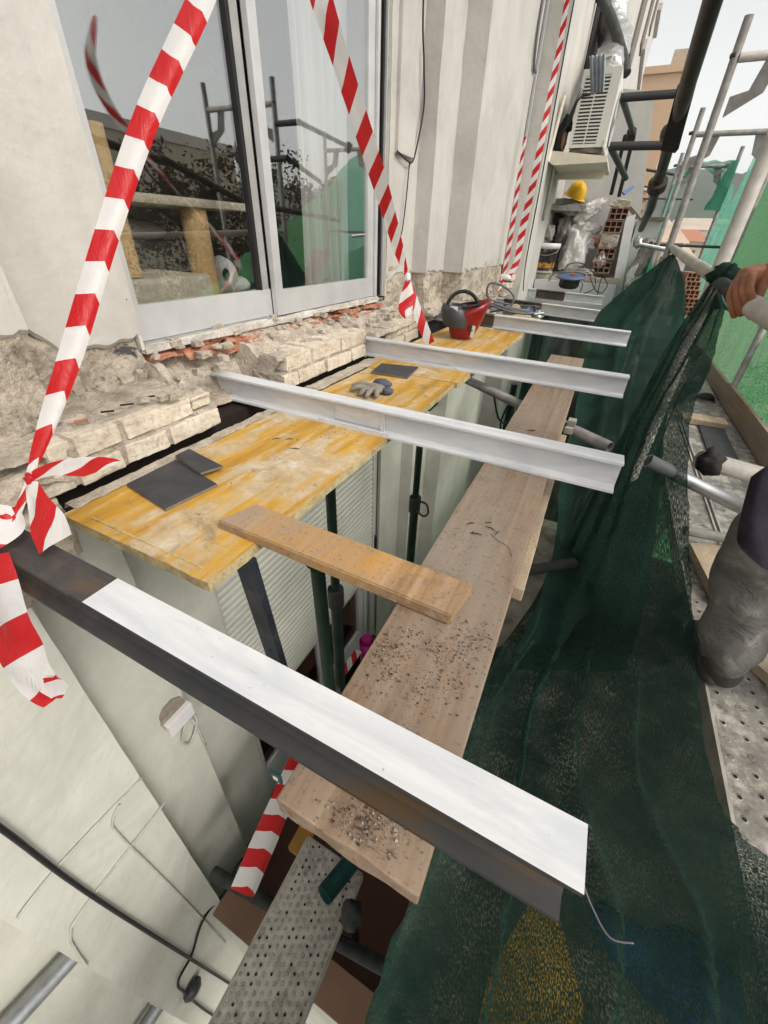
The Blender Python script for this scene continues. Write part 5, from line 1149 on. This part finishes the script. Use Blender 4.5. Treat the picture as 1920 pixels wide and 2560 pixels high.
# slabs, hard hat, sacks, bucket, reel
def slabq(z, quad, th, label, seed):
    bm = bmesh.new(); add_poly(bm, [V((x, y, z)) for x, y in quad], (0, 0, -th)); bmesh.ops.subdivide_edges(bm, edges=list(bm.edges), cuts=9, use_grid_fill=True); jag(bm, .014, 9, seed, 4); return single('concrete_slab', bm, concrete_m, label, 'slab')
slabq(.395, [(-1.03, 6.45), (-.50, 6.47), (-.47, 6.95), (-1.0, 6.95)], .065, 'lower broken concrete slab over the paint bucket', 1)
slabq(.475, [(-.99, 6.72), (-.50, 6.75), (-.36, 7.25), (-.97, 7.25)], .065, 'upper concrete slab carrying the yellow hard hat', 2)
bm = bmesh.new(); vs = add_box(bm, -.98, -.55, 6.95, 7.2, -.37, .33, cuts=5); jag(bm, .03, 6, 3, 4); single('rubble_pile', bm, m_rough('dark_rubble', (.05, .045, .04), (.12, .1, .085), (.2, .17, .14), 8), 'dark rubble pile holding up the concrete slabs', 'rubble')
hh = thing('hard_hat', 'yellow hard hat resting tilted on the concrete slabs', 'hard hat', (-.69, 6.85, .5))
bm = bmesh.new(); Mh = Matrix.Rotation(R_(20), 4, 'Y') @ Matrix.Rotation(R_(10), 4, 'X') @ Matrix.Rotation(R_(20), 4, 'Z')
hc = V((-.675, 6.72, .505))
def hat(a, b, seg=28, ridge=.012):
    rr = []
    for i in range(11):
        t = i/10*math.pi/2; ring = []
        for k in range(seg):
            an = 2*math.pi*k/seg; r = math.cos(t)**.72
            p = V((.118*r*math.cos(an), .14*r*math.sin(an), .15*math.sin(t)**.95))
            if abs(p.x) < .026 and i > 1: p += V((0, 0, ridge*(1-abs(p.x)/.03)))
            ring.append(bm.verts.new(hc+(Mh @ p)))
        rr.append(ring)
    for i in range(10):
        for k in range(seg):
            f = bm.faces.new((rr[i][k], rr[i][(k+1) % seg], rr[i+1][(k+1) % seg], rr[i+1][k])); f.smooth = True
hat(0, 0); obj('shell', bm, yhat_m, hh)
bm = bmesh.new(); r1 = add_lathe(bm, [(.112, .006), (.142, -.010), (.146, -.017), (.112, -.006)], hc, 28, 0, Mh); obj('brim', bm, yhat_m, hh)
def sack(c, r, seed, m, label, M=None, amp=.35):
    bm = bmesh.new(); res = bmesh.ops.create_icosphere(bm, subdivisions=4, radius=1)
    for v in res['verts']:
        q = v.co.copy(); n = 1+amp*noise.fractal(q*1.5+V((seed*7, 0, 0)), 1, 2, 2)
        rid = abs(noise.noise(q*3.1+V((seed, 3, 3)))) ; n += -.22*(1-min(1, rid*4))
        p = V((q.x*r[0], q.y*r[1], q.z*r[2]))*n; v.co = (M @ p if M else p)+V(c)
    return single('rubble_sack', bm, m, label, 'sack', 'sacks of rubble on the far balcony', True)
sack(on('y', 6.6, 1240, 550), (.155, .13, .30), 1, bag_m, 'tall crumpled white sack with open mouth, nearest the cable reel', Matrix.Rotation(R_(8), 3, 'Y'))
sack(on('y', 6.7, 1262, 500), (.22, .15, .11), 2, bag_m, 'plump dusty white sack lying in the middle of the heap')
sack(on('y', 6.75, 1268, 458), (.22, .12, .085), 3, bag_m, 'thin white sack draped upwards on top of the heap', Matrix.Rotation(R_(-38), 3, 'Y'))
sack(on('y', 6.7, 1272, 522), (.15, .13, .10), 4, bag_m, 'white sack with a red printed stripe beside the bricks')
sack(on('y', 6.5, 1182, 505), (.10, .10, .12), 5, greybag_m, 'small grey sack stuffed in the paint bucket')
sack(on('y', 6.72, 1218, 500), (.09, .1, .20), 6, greybag_m, 'dusty grey sack between the bucket and the white sacks')
sack(on('y', 6.62, 1235, 452), (.10, .1, .07), 21, greybag_m, 'small dusty sack tucked under the draped white sack')
sack(on('y', 6.55, 1298, 560), (.07, .08, .10), 22, bag_m, 'small white sack wedged against the lower bricks')
sack(on('y', 6.45, 1262, 588), (.13, .08, .05), 23, greybag_m, 'flat grey sack behind the blue cable reel')
single('red_print', tube(crom([on('y', 6.54, 1282, 512), on('y', 6.54, 1290, 518), on('y', 6.54, 1294, 530)], 4), .014, seg=6), simple('faded_red_print', (.5, .1, .08), .7), 'faded red stripe of print on the sack by the bricks', 'print')
bk = thing('paint_bucket', 'dark printed paint bucket with white rim, standing under the concrete slab', 'bucket', tuple(V((-.82, 6.42, -.36))))
bm = bmesh.new(); add_lathe(bm, [(0, 0), (.118, 0), (.122, .01), (.148, .30), (.156, .302), (.158, .335), (.15, .337), (.146, .30), (.115, .02), (0, .02)], (-.835, 6.42, -.36), 28); obj('body', bm, bucket_m, bk)
bm = bmesh.new(); add_lathe(bm, [(.1501, .278), (.1575, .279), (.1595, .336), (.15, .338)], (-.835, 6.42, -.36), 28); obj('rim', bm, whitep_m, bk)
obj('handle', tube(crom([(-.99, 6.40, -.06), (-.96, 6.28, -.12), (-.83, 6.255, -.16), (-.70, 6.28, -.12), (-.68, 6.40, -.06)], 6), .004, seg=6), galv_m, bk)
rl = thing('cable_reel', 'blue cable reel on a grey tubular stand above the farthest beam', 'cable reel', (-.36, 6.2, -.45))
rc = on('y', 6.05, 1232, 600); Mr = Matrix.Rotation(R_(8), 4, 'X')
bm = bmesh.new(); add_lathe(bm, [(0, .03), (.13, .03), (.165, .022), (.17, .01), (.16, .0), (0, .0)], rc, 28, 0, Mr); obj('flange', bm, bluedk_m, rl)
bm = bmesh.new(); add_lathe(bm, [(.11, 0), (.12, -.03), (.12, -.09), (.10, -.11), (0, -.11)], rc, 24, 0, Mr); obj('drum', bm, black_m, rl)
bm = bmesh.new(); add_tube(bm, crom([rc+V((-.25, .02, -.06)), rc+V((-.22, .02, .02)), rc+V((-.12, -.02, .055)), rc+V((.08, -.02, .07)), rc+V((.17, 0, .05)), rc+V((.17, -.03, .01)), rc+V((.14, -.05, -.02)), rc+V((.165, -.05, -.06)), rc+V((.16, -.05, -.15))], 6), .010, seg=8); obj('stand', bm, galvd_m, rl)
bm = bmesh.new(); add_tube(bm, crom([rc+V((-.10, .05, .04)), rc+V((-.06, .08, .14)), rc+V((.08, .08, .16)), rc+V((.20, .08, .10)), rc+V((.28, .05, .02)), rc+V((.30, .0, -.10)), rc+V((.2, -.05, -.16))], 6), .006, seg=6); obj('cable', bm, cable_m, rl)
bm = bmesh.new(); add_box(bm, rc.x-.01, rc.x+.05, rc.y-.03, rc.y+.03, rc.z+.031, rc.z+.05, bev=.006); obj('socket', bm, simple('orange_plastic', (.6, .12, .05), .5), rl)
for i, (px, w, m, lab) in enumerate(((1139, .02, redhelm_m, 'short red cable end hanging on the white slab edge'), (1152, .022, cable_m, 'short black cable end hanging on the white slab edge'))):
    single('cable_end', tube([on('y', 6.27, px+1, 601), on('y', 6.27, px-2, 622)], w*.8, seg=6), m, lab, 'cable')
single('tangled_cable', tube(crom([on('y', 6.3, 1275, 600), on('y', 6.2, 1285, 625), on('y', 6.15, 1300, 632), on('y', 6.2, 1312, 615), on('y', 6.3, 1300, 600), on('y', 6.2, 1290, 640)], 6), .006, seg=6), cable_m, 'thin black cable tangled beside the blue reel', 'cable')
for i, (px, py, r, m) in enumerate(((1395, 560, (.12, .1, .25), greybag_m), (1372, 600, (.10, .1, .2), bag_m))):
    sack(on('y', 6.2, px, py), r, 11+i, m, ['dusty plastic sack hanging at the outer side of the far parapet', 'pale plastic sack below the far parapet'][i])
# ================================================================ INTERIOR THINGS SEEN THROUGH THE GLASS
ct = thing('cat_tree', 'cream plush cat tree with sisal posts behind the window glass', 'cat tree', (-1.9, 1.6, -.4))
bm = bmesh.new(); add_box(bm, -2.35, -1.85, 1.20, 2.03, .075, .112, bev=.012); obj('platform', bm, plush_m, ct)
bm = bmesh.new(); add_box(bm, -2.2, -1.75, 1.05, 1.60, -.40, -.195, bev=.02); obj('base_box', bm, plush_m, ct)
obj('post', tube([(-1.93, 1.72, -.40), (-1.93, 1.72, .075)], .062, seg=20), sisal_m, ct)
obj('post', tube([(-1.80, 1.23, -.19), (-1.80, 1.23, .30)], .035, seg=16), sisal_m, ct)
st = thing('stool', 'grey upholstered stool with a white tasselled cushion behind the glass', 'stool', (-2.3, 1.65, -.4))
bm = bmesh.new(); add_box(bm, -2.55, -2.2, 1.42, 1.79, -.20, -.07, bev=.02); obj('seat', bm, stool_m, st)
bm = bmesh.new()
for x in (-2.52, -2.24):
    for y in (1.45, 1.76): add_tube(bm, [(x, y, -.20), (x, y, -.40)], .015, seg=8)
obj('leg', bm, stool_m, st)
bm = bmesh.new(); blob(bm, (-2.36, 1.62, -.03), (.2, .22, .05), 3, .1); obj('cushion', bm, whiteint_m, st)
obj('tassel', tube([(-2.19, 1.83, -.05), (-2.18, 1.85, -.12), (-2.18, 1.87, -.17)], [.004, .012, .022], seg=8), whiteint_m, st)
tc_ = thing('white_toy', 'white rounded toy with dark hole lying on the floor behind the glass', 'toy', (-2.0, 1.95, -.4))
bm = bmesh.new(); blob(bm, (-2.02, 1.93, -.24), (.09, .08, .10), 2, .1); blob(bm, (-2.0, 2.0, -.29), (.08, .09, .05), 4, .15); obj('body', bm, whiteint_m, tc_)
bm = bmesh.new(); blob(bm, (-1.945, 1.885, -.225), (.014, .022, .032), 1, 0); obj('hole', bm, black_m, tc_)
for k, (y0, y1) in enumerate(((2.20, 2.72),)):
    grid = []
    for i in range(80):
        t = i/79; y = y0+(y1-y0)*t; row = []
        for j in range(12):
            z = -.34+j*.2; row.append(V((-1.64+.025*math.sin(t*30+.3*math.sin(j*.5))+.01*math.sin(t*71), y+.012*math.sin(j*.4+t*5), z)))
        grid.append(row)
    bm = bmesh.new(); add_sheet(bm, grid); single('curtain', bm, curtain_m, 'sheer white curtain hanging behind the right window pane', 'curtain')
# ================================================================ WORKER
wk = thing('person', 'worker in dusty grey trousers and navy jacket, one bare hand on the guard rail', 'person', (.68, 1.1, -1.1))
def skin_obj(name, verts, edges, m, parent, root=0, sub=2):
    bm = bmesh.new(); lay = bm.verts.layers.skin.verify(); vs = [bm.verts.new(V(v[:3])) for v in verts]
    for a, b in edges: bm.edges.new((vs[a], vs[b]))
    for v, s in zip(vs, verts):
        r = s[3]; v[lay].radius = (r, r if len(s) < 5 else s[4]); v[lay].use_root = False
    vs[root][lay].use_root = True
    o = obj(name, bm, m, parent)
    o.modifiers.new('Skin', 'SKIN').use_smooth_shade = True
    sb = o.modifiers.new('Subdivision', 'SUBSURF'); sb.levels = sub; sb.render_levels = sub
    return o
wr = P(1652, 590, 1.03); el = V((.50, 1.30, .03)); shd = V((.66, 1.24, .27))
hv = [(.74, 1.10, -.22, .12), (.745, 1.14, -.02, .125), (.75, 1.18, .18, .13), (.75, 1.2, .32, .06), (.745, 1.22, .40, .055), (.74, 1.24, .50, .085), (.74, 1.24, .60, .075),   # 0-6 spine, neck, head
      (*shd, .055), (*el, .040), (*wr, .029), (*P(1618, 600, 1.03), .030),             # 7-10 left arm
      (.86, 1.14, .27, .055), (.93, 1.08, .02, .042), (.95, 1.2, -.18, .03), (.95, 1.27, -.24, .03),  # 11-14 right arm
      (.64, 1.16, -.34, .075), (.555, 1.19, -.66, .055), (.60, 1.09, -1.0, .038), (.56, 1.2, -1.06, .03),   # 15-18 left leg
      (.84, 1.08, -.34, .075), (.87, 1.12, -.68, .055), (.88, 1.04, -1.0, .038), (.85, 1.15, -1.06, .03)]
he = [(0, 1), (1, 2), (2, 3), (3, 4), (4, 5), (5, 6), (2, 7), (7, 8), (8, 9), (9, 10), (2, 11), (11, 12), (12, 13), (13, 14), (0, 15), (15, 16), (16, 17), (17, 18), (0, 19), (19, 20), (20, 21), (21, 22)]
# fingers of the gripping hand: knuckle -> over the rail -> tip
fing = [((1594, 606), (1578, 636), (1581, 664), (1588, 688), 1.0), ((1602, 600), (1590, 632), (1596, 662), (1602, 684), .985), ((1612, 598), (1604, 630), (1612, 656), (1618, 674), .972), ((1622, 602), (1618, 628), (1626, 650), (1630, 664), .96)]
for (k0, k1_, k2, k3, d) in fing:
    b0 = len(hv)
    for (q, rr, dd) in ((k0, .0115, 0), (k1_, .0105, -.004), (k2, .0095, .004), (k3, .008, .016)): hv.append((*P(*q, d+.022+dd), rr))
    he += [(10, b0), (b0, b0+1), (b0+1, b0+2), (b0+2, b0+3)]
b0 = len(hv); hv += [(*P(1640, 632, 1.01), .013), (*P(1632, 668, 1.03), .0105), (*P(1618, 692, 1.045), .009)]; he += [(9, b0), (b0, b0+1), (b0+1, b0+2)]
# right hand fingers (out of frame, relaxed)
for i in range(4):
    b0 = len(hv); hv += [(.94+.0*i, 1.285+.0*i, -.27, .010), (.955-.018*i, 1.30, -.31, .009), (.955-.018*i, 1.295, -.345, .008)]; he += [(14, b0), (b0, b0+1), (b0+1, b0+2)]
b0 = len(hv); hv += [(.915, 1.25, -.25, .011), (.90, 1.26, -.285, .009)]; he += [(13, b0), (b0, b0+1)]
skin_obj('body', hv, he, skin_m, wk, 0)
# face and hair
bm = bmesh.new()
blob(bm, (.665, 1.30, .545), (.016, .016, .022), 1, .05); obj('nose', bm, skin_m, wk, True)
bm = bmesh.new(); blob(bm, (.70, 1.325, .565), (.011, .011, .011), 1, 0, sub=2); blob(bm, (.66, 1.265, .565), (.011, .011, .011), 1, 0, sub=2); obj('eye', bm, whiteint_m, wk, True)
bm = bmesh.new(); add_tube(bm, [(.70, 1.325, .515), (.672, 1.30, .512), (.66, 1.27, .515)], .006, seg=6); obj('mouth', bm, simple('lips', (.35, .1, .08), .6), wk, True)
bm = bmesh.new(); blob(bm, (.80, 1.30, .545), (.012, .02, .03), 1, .1); blob(bm, (.70, 1.165, .545), (.012, .02, .03), 1, .1); obj('ear', bm, skin_m, wk, True)
bm = bmesh.new(); blob(bm, (.755, 1.225, .60), (.10, .105, .085), 3, .08); obj('hair', bm, hair_m, wk, True)
# trousers with folds, jacket hem, sleeves, boots
tv = [(.74, 1.10, -.18, .135), (.635, 1.165, -.36, .098), (.575, 1.19, -.54, .085), (.545, 1.185, -.68, .082), (.555, 1.15, -.80, .080), (.585, 1.10, -.93, .078), (.592, 1.085, -1.0, .068), (.592, 1.085, -1.055, .064),
      (.845, 1.08, -.36, .098), (.87, 1.12, -.54, .085), (.875, 1.11, -.70, .08), (.88, 1.06, -.86, .078), (.88, 1.04, -1.04, .066)]
tr = skin_obj('trousers', tv, [(0, 1), (1, 2), (2, 3), (3, 4), (4, 5), (5, 6), (6, 7), (0, 8), (8, 9), (9, 10), (10, 11), (11, 12)], trous_m, wk, 0, 3)
tx = bpy.data.textures.new('cloth_folds', 'CLOUDS'); tx.noise_scale = .14; tx.noise_depth = 1
dm = tr.modifiers.new('Folds', 'DISPLACE'); dm.texture = tx; dm.strength = .065; dm.mid_level = .5
jv = [(.74, 1.10, -.30, .165), (.745, 1.14, -.04, .155), (.75, 1.18, .18, .15), (.75, 1.2, .28, .085), (.66, 1.24, .26, .07), (.60, 1.26, .16, .06), (.86, 1.14, .26, .07), (.93, 1.08, .05, .055)]
skin_obj('jacket', jv, [(0, 1), (1, 2), (2, 3), (2, 4), (4, 5), (2, 6), (6, 7)], navy_m, wk, 0)
# loose jacket hem hanging beside the thigh
bm = bmesh.new(); grid = []
H = [[(1720, 985), (1660, 1005), (1622, 1030)], [(1720, 1060), (1640, 1080), (1604, 1095)], [(1720, 1140), (1640, 1150), (1592, 1160)], [(1720, 1215), (1660, 1232), (1600, 1186)]]
for i, r in enumerate(H): grid.append(crom([P(x, y, .90-.02*i-(.03 if j == 1 else 0)) for j, (x, y) in enumerate(r)], 6))
grid = [crom([grid[i][j] for i in range(len(grid))], 6) for j in range(len(grid[0]))]
add_sheet(bm, grid); bmesh.ops.solidify(bm, geom=bm.faces[:], thickness=.012); obj('jacket_hem', bm, navy_m, wk, True)
for (x, y) in ((.592, 1.085), (.88, 1.04)):
    bm = bmesh.new(); blob(bm, (x-.025, y+.07, -1.062), (.048, .125, .04), 3, .06); blob(bm, (x, y, -1.035), (.052, .058, .062), 2, .05); obj('boot', bm, boot_m, wk, True)
ub = thing('balcony', 'unseen white balcony slab overhead, added to shade the walls below', 'balcony', (-.7, .6, 2.6))  # unseen occluder added overhead, darkens the facade and the gap below
obj('slab', box(-1.10, -.30, -5, 5.1, 2.62, 2.80), wall_m, ub)
kb_ = thing('balcony', 'unseen balcony floor slab behind the camera, added to shade the lower wall', 'balcony', (-.5, -1.5, -.6))  # added out of view, blocks sky light from the lower wall
obj('slab', box(-1.10, .10, -3.4, -.85, -.62, -.44), concrete_m, kb_); obj('fascia', box(.101, .125, -3.4, -.85, -.64, -.42), wall2_m, kb_)
# ================================================================ SURROUNDINGS
bm = bmesh.new(); add_box(bm, -120, 420, -120, 420, -9.3, -9.0); struct('ground', bm, pave_m)
bm = bmesh.new(); add_box(bm, 2.6, 9, -60, 120, -8.996, -8.99); struct('road', bm, asphalt_m)
ob = thing('orange_apartment_block', 'orange rendered apartment block beyond the white partition wall', 'building', (0, 27, -9))
def fb(y, *p): return on('y', y, *p)
obj('wall', box(-6, .62, 27, 40, -9, 6.35), orangeb_m, ob); obj('roof_parapet', box(-6.1, .72, 26.9, 40.1, 6.352, 6.6), orangeb_m, ob); obj('chimney', box(-.05, .65, 27.5, 28.3, 6.6, 7.2), simple('tan_render', (.5, .42, .32), .8), ob)
bm = bmesh.new()
for z in (.9, 1.35, 1.8, 2.2): add_box(bm, -.05, .60, 26.9, 26.99, z, z+.12)
obj('balcony_rail', bm, simple('brown_rail', (.22, .15, .10), .8), ob)
# distant houses in the gap
hg = 'distant houses beyond the scaffold'
hm = [simple('cream_house', (.62, .56, .44), .8, 0, .1, .5), simple('white_house', (.7, .68, .64), .8, 0, .1, .5), simple('tan_house', (.52, .43, .32), .8, 0, .1, .5)]
roof_m = simple('pale_roof', (.55, .45, .36), .8, 0, .2, .5); win_m = simple('dark_window', (.08, .085, .09), .4)
hs = [(6.6, 60, 3.6, 8, .5, 0, 'low cream house seen just right of the slim scaffold pole'), (9.4, 84, 6.4, 10, 2.2, 1, 'long pale house below the tree line in the scaffold gap'), (4.9, 46, 2.2, 6, -.9, 1, 'white house low in the gap behind the thin cross tube'), (2.9, 52, 3, 6, 1.2, 2, 'tan house with terracotta roof right of the orange block'), (3.0, 36, 1.6, 4, .2, 1, 'small white house behind the narrow teal net'), (14.5, 118, 11, 12, 4.2, 2, 'wide tan house at the foot of the hazy hill')]
for (x, y, w, d, zt, mi, lab) in hs:
    h = thing('distant_house', lab, 'house', (x, y, -9), hg)
    obj('wall', box(x-w/2, x+w/2, y, y+d, -9, zt), hm[mi], h)
    bm = bmesh.new(); add_poly(bm, [V((x-w/2-.3, y-.3, zt+.002)), V((x+w/2+.3, y-.3, zt+.002)), V((x+w/2-.8, y+d/2, zt+1.2)), V((x-w/2+.8, y+d/2, zt+1.2))], (0, .3, 0)); obj('roof', bm, roof_m if mi else terra_m, h)
    bm = bmesh.new()
    for i in range(max(2, int(w/1.6))):
        for z in (zt-1.4, zt-3.8): obj('window', box(x-w/2+.5+i*1.6, x-w/2+1.2+i*1.6, y-.03, y-.005, z-.6, z+.6), win_m, h)
bm = bmesh.new(); grid = []
for i in range(70):
    row = []
    for j in range(14):
        x = -40+i*6; y = 170+j*14; hgt = 25*math.sin(math.pi*min(1, j/9))*(.75+.4*noise.fractal(V((i*.16, j*.2, 2)), 1, 2, 3))+1.4*noise.noise(V((i*1.9, j*1.7, 7)))+1.2*noise.noise(V((i*.9, j*.9, 3)))
        row.append(V((x, y, -9+max(0, hgt*1.55))))
    grid.append(row)
add_sheet(bm, grid); struct('hills', bm, leafhill_m)
# trees across the street (seen in the glass)
def tree(x, y, ztop, r, label, n=5200, seed=0):
    rnd = random.Random(seed); t = thing('street_tree', label, 'tree', (x, y, -9), 'trees across the street reflected in the window')
    bm = bmesh.new(); tips = []
    add_tube(bm, crom([(x, y, -9), (x+.1, y, -6), (x-.05, y+.1, -3.2), (x, y, ztop-2.2)], 4), [.22-.012*i for i in range(13)], seg=8)
    for k in range(16):
        a = rnd.random()*6.28; z0 = rnd.uniform(-4.5, ztop-2.2); q = V((x+math.cos(a)*r*rnd.uniform(.5, .95), y+math.sin(a)*r*rnd.uniform(.5, .95), z0+rnd.uniform(.6, 2.0))); tips.append(q)
        add_tube(bm, crom([(x, y, z0), V((x, y, z0)).lerp(q, .5)+V((0, 0, .25)), q], 3), [.07, .06, .05, .04, .03, .02, .012], seg=5)
    obj('trunk', bm, bark_m, t)
    bm = bmesh.new(); zc = (ztop-5)/2
    cl = []
    for k in range(230):
        while True:
            u = V((rnd.uniform(-1, 1), rnd.uniform(-1, 1), rnd.uniform(-1, 1)))
            if .25 < u.length < 1: break
        cl.append((V((x, y, zc))+V((u.x*r, u.y*r, u.z*(ztop+5)/2*1.0)), rnd.uniform(.14, .34)))
    for k in range(n):
        c, s = rnd.choice(cl); p = c+V((rnd.gauss(0, s), rnd.gauss(0, s), rnd.gauss(0, s*.8)))*.75
        d = V((rnd.gauss(0, 1), rnd.gauss(0, 1), rnd.gauss(0, 1))).normalized(); e = d.cross(V((rnd.random(), 1, .3))).normalized(); L = rnd.uniform(.028, .065)
        f = d.cross(e)
        bm.faces.new([bm.verts.new(p+e*L), bm.verts.new(p+f*L*.6), bm.verts.new(p-e*L), bm.verts.new(p-f*L*.6)])
    obj('crown', bm, leaf_m, t)
tree(5.6, 7.9, 1.75, 2.1, 'leafy dark tree across the street, mirrored in the left pane', 24000, 3)
tree(5.2, 10.6, 1.6, 2.2, 'dark bushy tree across the street, mirrored in the right pane', 24000, 5)
tree(6.6, 5.0, .3, 1.6, 'lower dark tree across the street, mirrored beside the left plaster', 9000, 9)
cbld = thing('cream_apartment_block', 'pale cream building across the street, mirrored in the left pane', 'building', (14, 10, -9))
obj('wall', box(13, 22, -2, 17, -9, 2.6), hm[0], cbld); obj('roof_parapet', box(12.9, 22.1, -2.1, 17.1, 2.602, 2.95), hm[1], cbld)
bm = bmesh.new()
for i in range(9):
    for z in (-6, -3, 0): obj('window', box(12.96, 12.995, -1+i*2, i*2, z, z+1.4), win_m, cbld)
bm = box(-125, 425, -125, 425, -10.3, 24); hz = obj('haze', bm, []); hz['kind'] = 'stuff'
hmat = bpy.data.materials.new('pale_haze'); hmat.use_nodes = True; ht = hmat.node_tree; ht.nodes.clear()
ho = ht.nodes.new('ShaderNodeOutputMaterial'); hv_ = ht.nodes.new('ShaderNodeVolumePrincipled'); hv_.inputs['Color'].default_value = (.9, .92, .93, 1); hv_.inputs['Density'].default_value = .0015; hv_.inputs['Anisotropy'].default_value = .2
ht.links.new(hv_.outputs[0], ho.inputs['Volume']); hz.data.materials.append(hmat)
# ================================================================ LIGHT, SKY, CAMERA
w = bpy.data.worlds.new('World'); S.world = w; w.use_nodes = True; nt = w.node_tree; bg = nt.nodes['Background']
sky = nt.nodes.new('ShaderNodeTexSky'); sky.sky_type = 'NISHITA'; sky.sun_disc = False
SE, SA = R_(44), R_(106)       # azimuth measured from +Y towards +X
sky.sun_elevation = SE; sky.sun_rotation = SA; sky.altitude = 600; sky.air_density = 1.0; sky.dust_density = 4.0; sky.ozone_density = 1.0
hsv = nt.nodes.new('ShaderNodeHueSaturation'); hsv.inputs['Saturation'].default_value = .20; hsv.inputs['Value'].default_value = 1.5
nt.links.new(sky.outputs[0], hsv.inputs['Color']); wm_ = nt.nodes.new('ShaderNodeMix'); wm_.data_type = 'RGBA'; wm_.blend_type = 'MULTIPLY'; wm_.inputs[0].default_value = 1; wm_.inputs[7].default_value = (1.03, 1.0, .94, 1)
nt.links.new(hsv.outputs[0], wm_.inputs[6]); nt.links.new(wm_.outputs[2], bg.inputs[0]); bg.inputs[1].default_value = .15
sun = bpy.data.lights.new('sun', 'SUN'); sun.energy = 1.2; sun.angle = R_(14); sun.color = (1, .925, .83)
so = bpy.data.objects.new('sun', sun); COL.objects.link(so)
sd = V((math.sin(SA)*math.cos(SE), math.cos(SA)*math.cos(SE), math.sin(SE))); so.rotation_euler = sd.to_track_quat('Z', 'Y').to_euler(); so.location = sd*30
cam = bpy.data.cameras.new('camera'); co = bpy.data.objects.new('camera', cam); COL.objects.link(co); S.camera = co
M = Matrix((( CR[0].x, -CR[1].x, -CR[2].x), (CR[0].y, -CR[1].y, -CR[2].y), (CR[0].z, -CR[1].z, -CR[2].z))).to_4x4(); co.matrix_world = M
cam.sensor_fit = 'VERTICAL'; cam.sensor_height = 24; cam.sensor_width = 18; cam.lens = F/2212*24
cam.shift_x = -(CX-829.5)/2212; cam.shift_y = (CY-1106)/2212; cam.clip_start = .02; cam.clip_end = 2000
S.render.resolution_x = 768; S.render.resolution_y = 1024; S.render.engine = 'CYCLES'
S.view_settings.view_transform = 'Standard'; S.view_settings.look = 'None'; S.view_settings.gamma = 1; S.view_settings.use_curve_mapping = False; S.view_settings.exposure = .22
for o in bpy.data.objects:
    if '_base' in o: del o['_base']
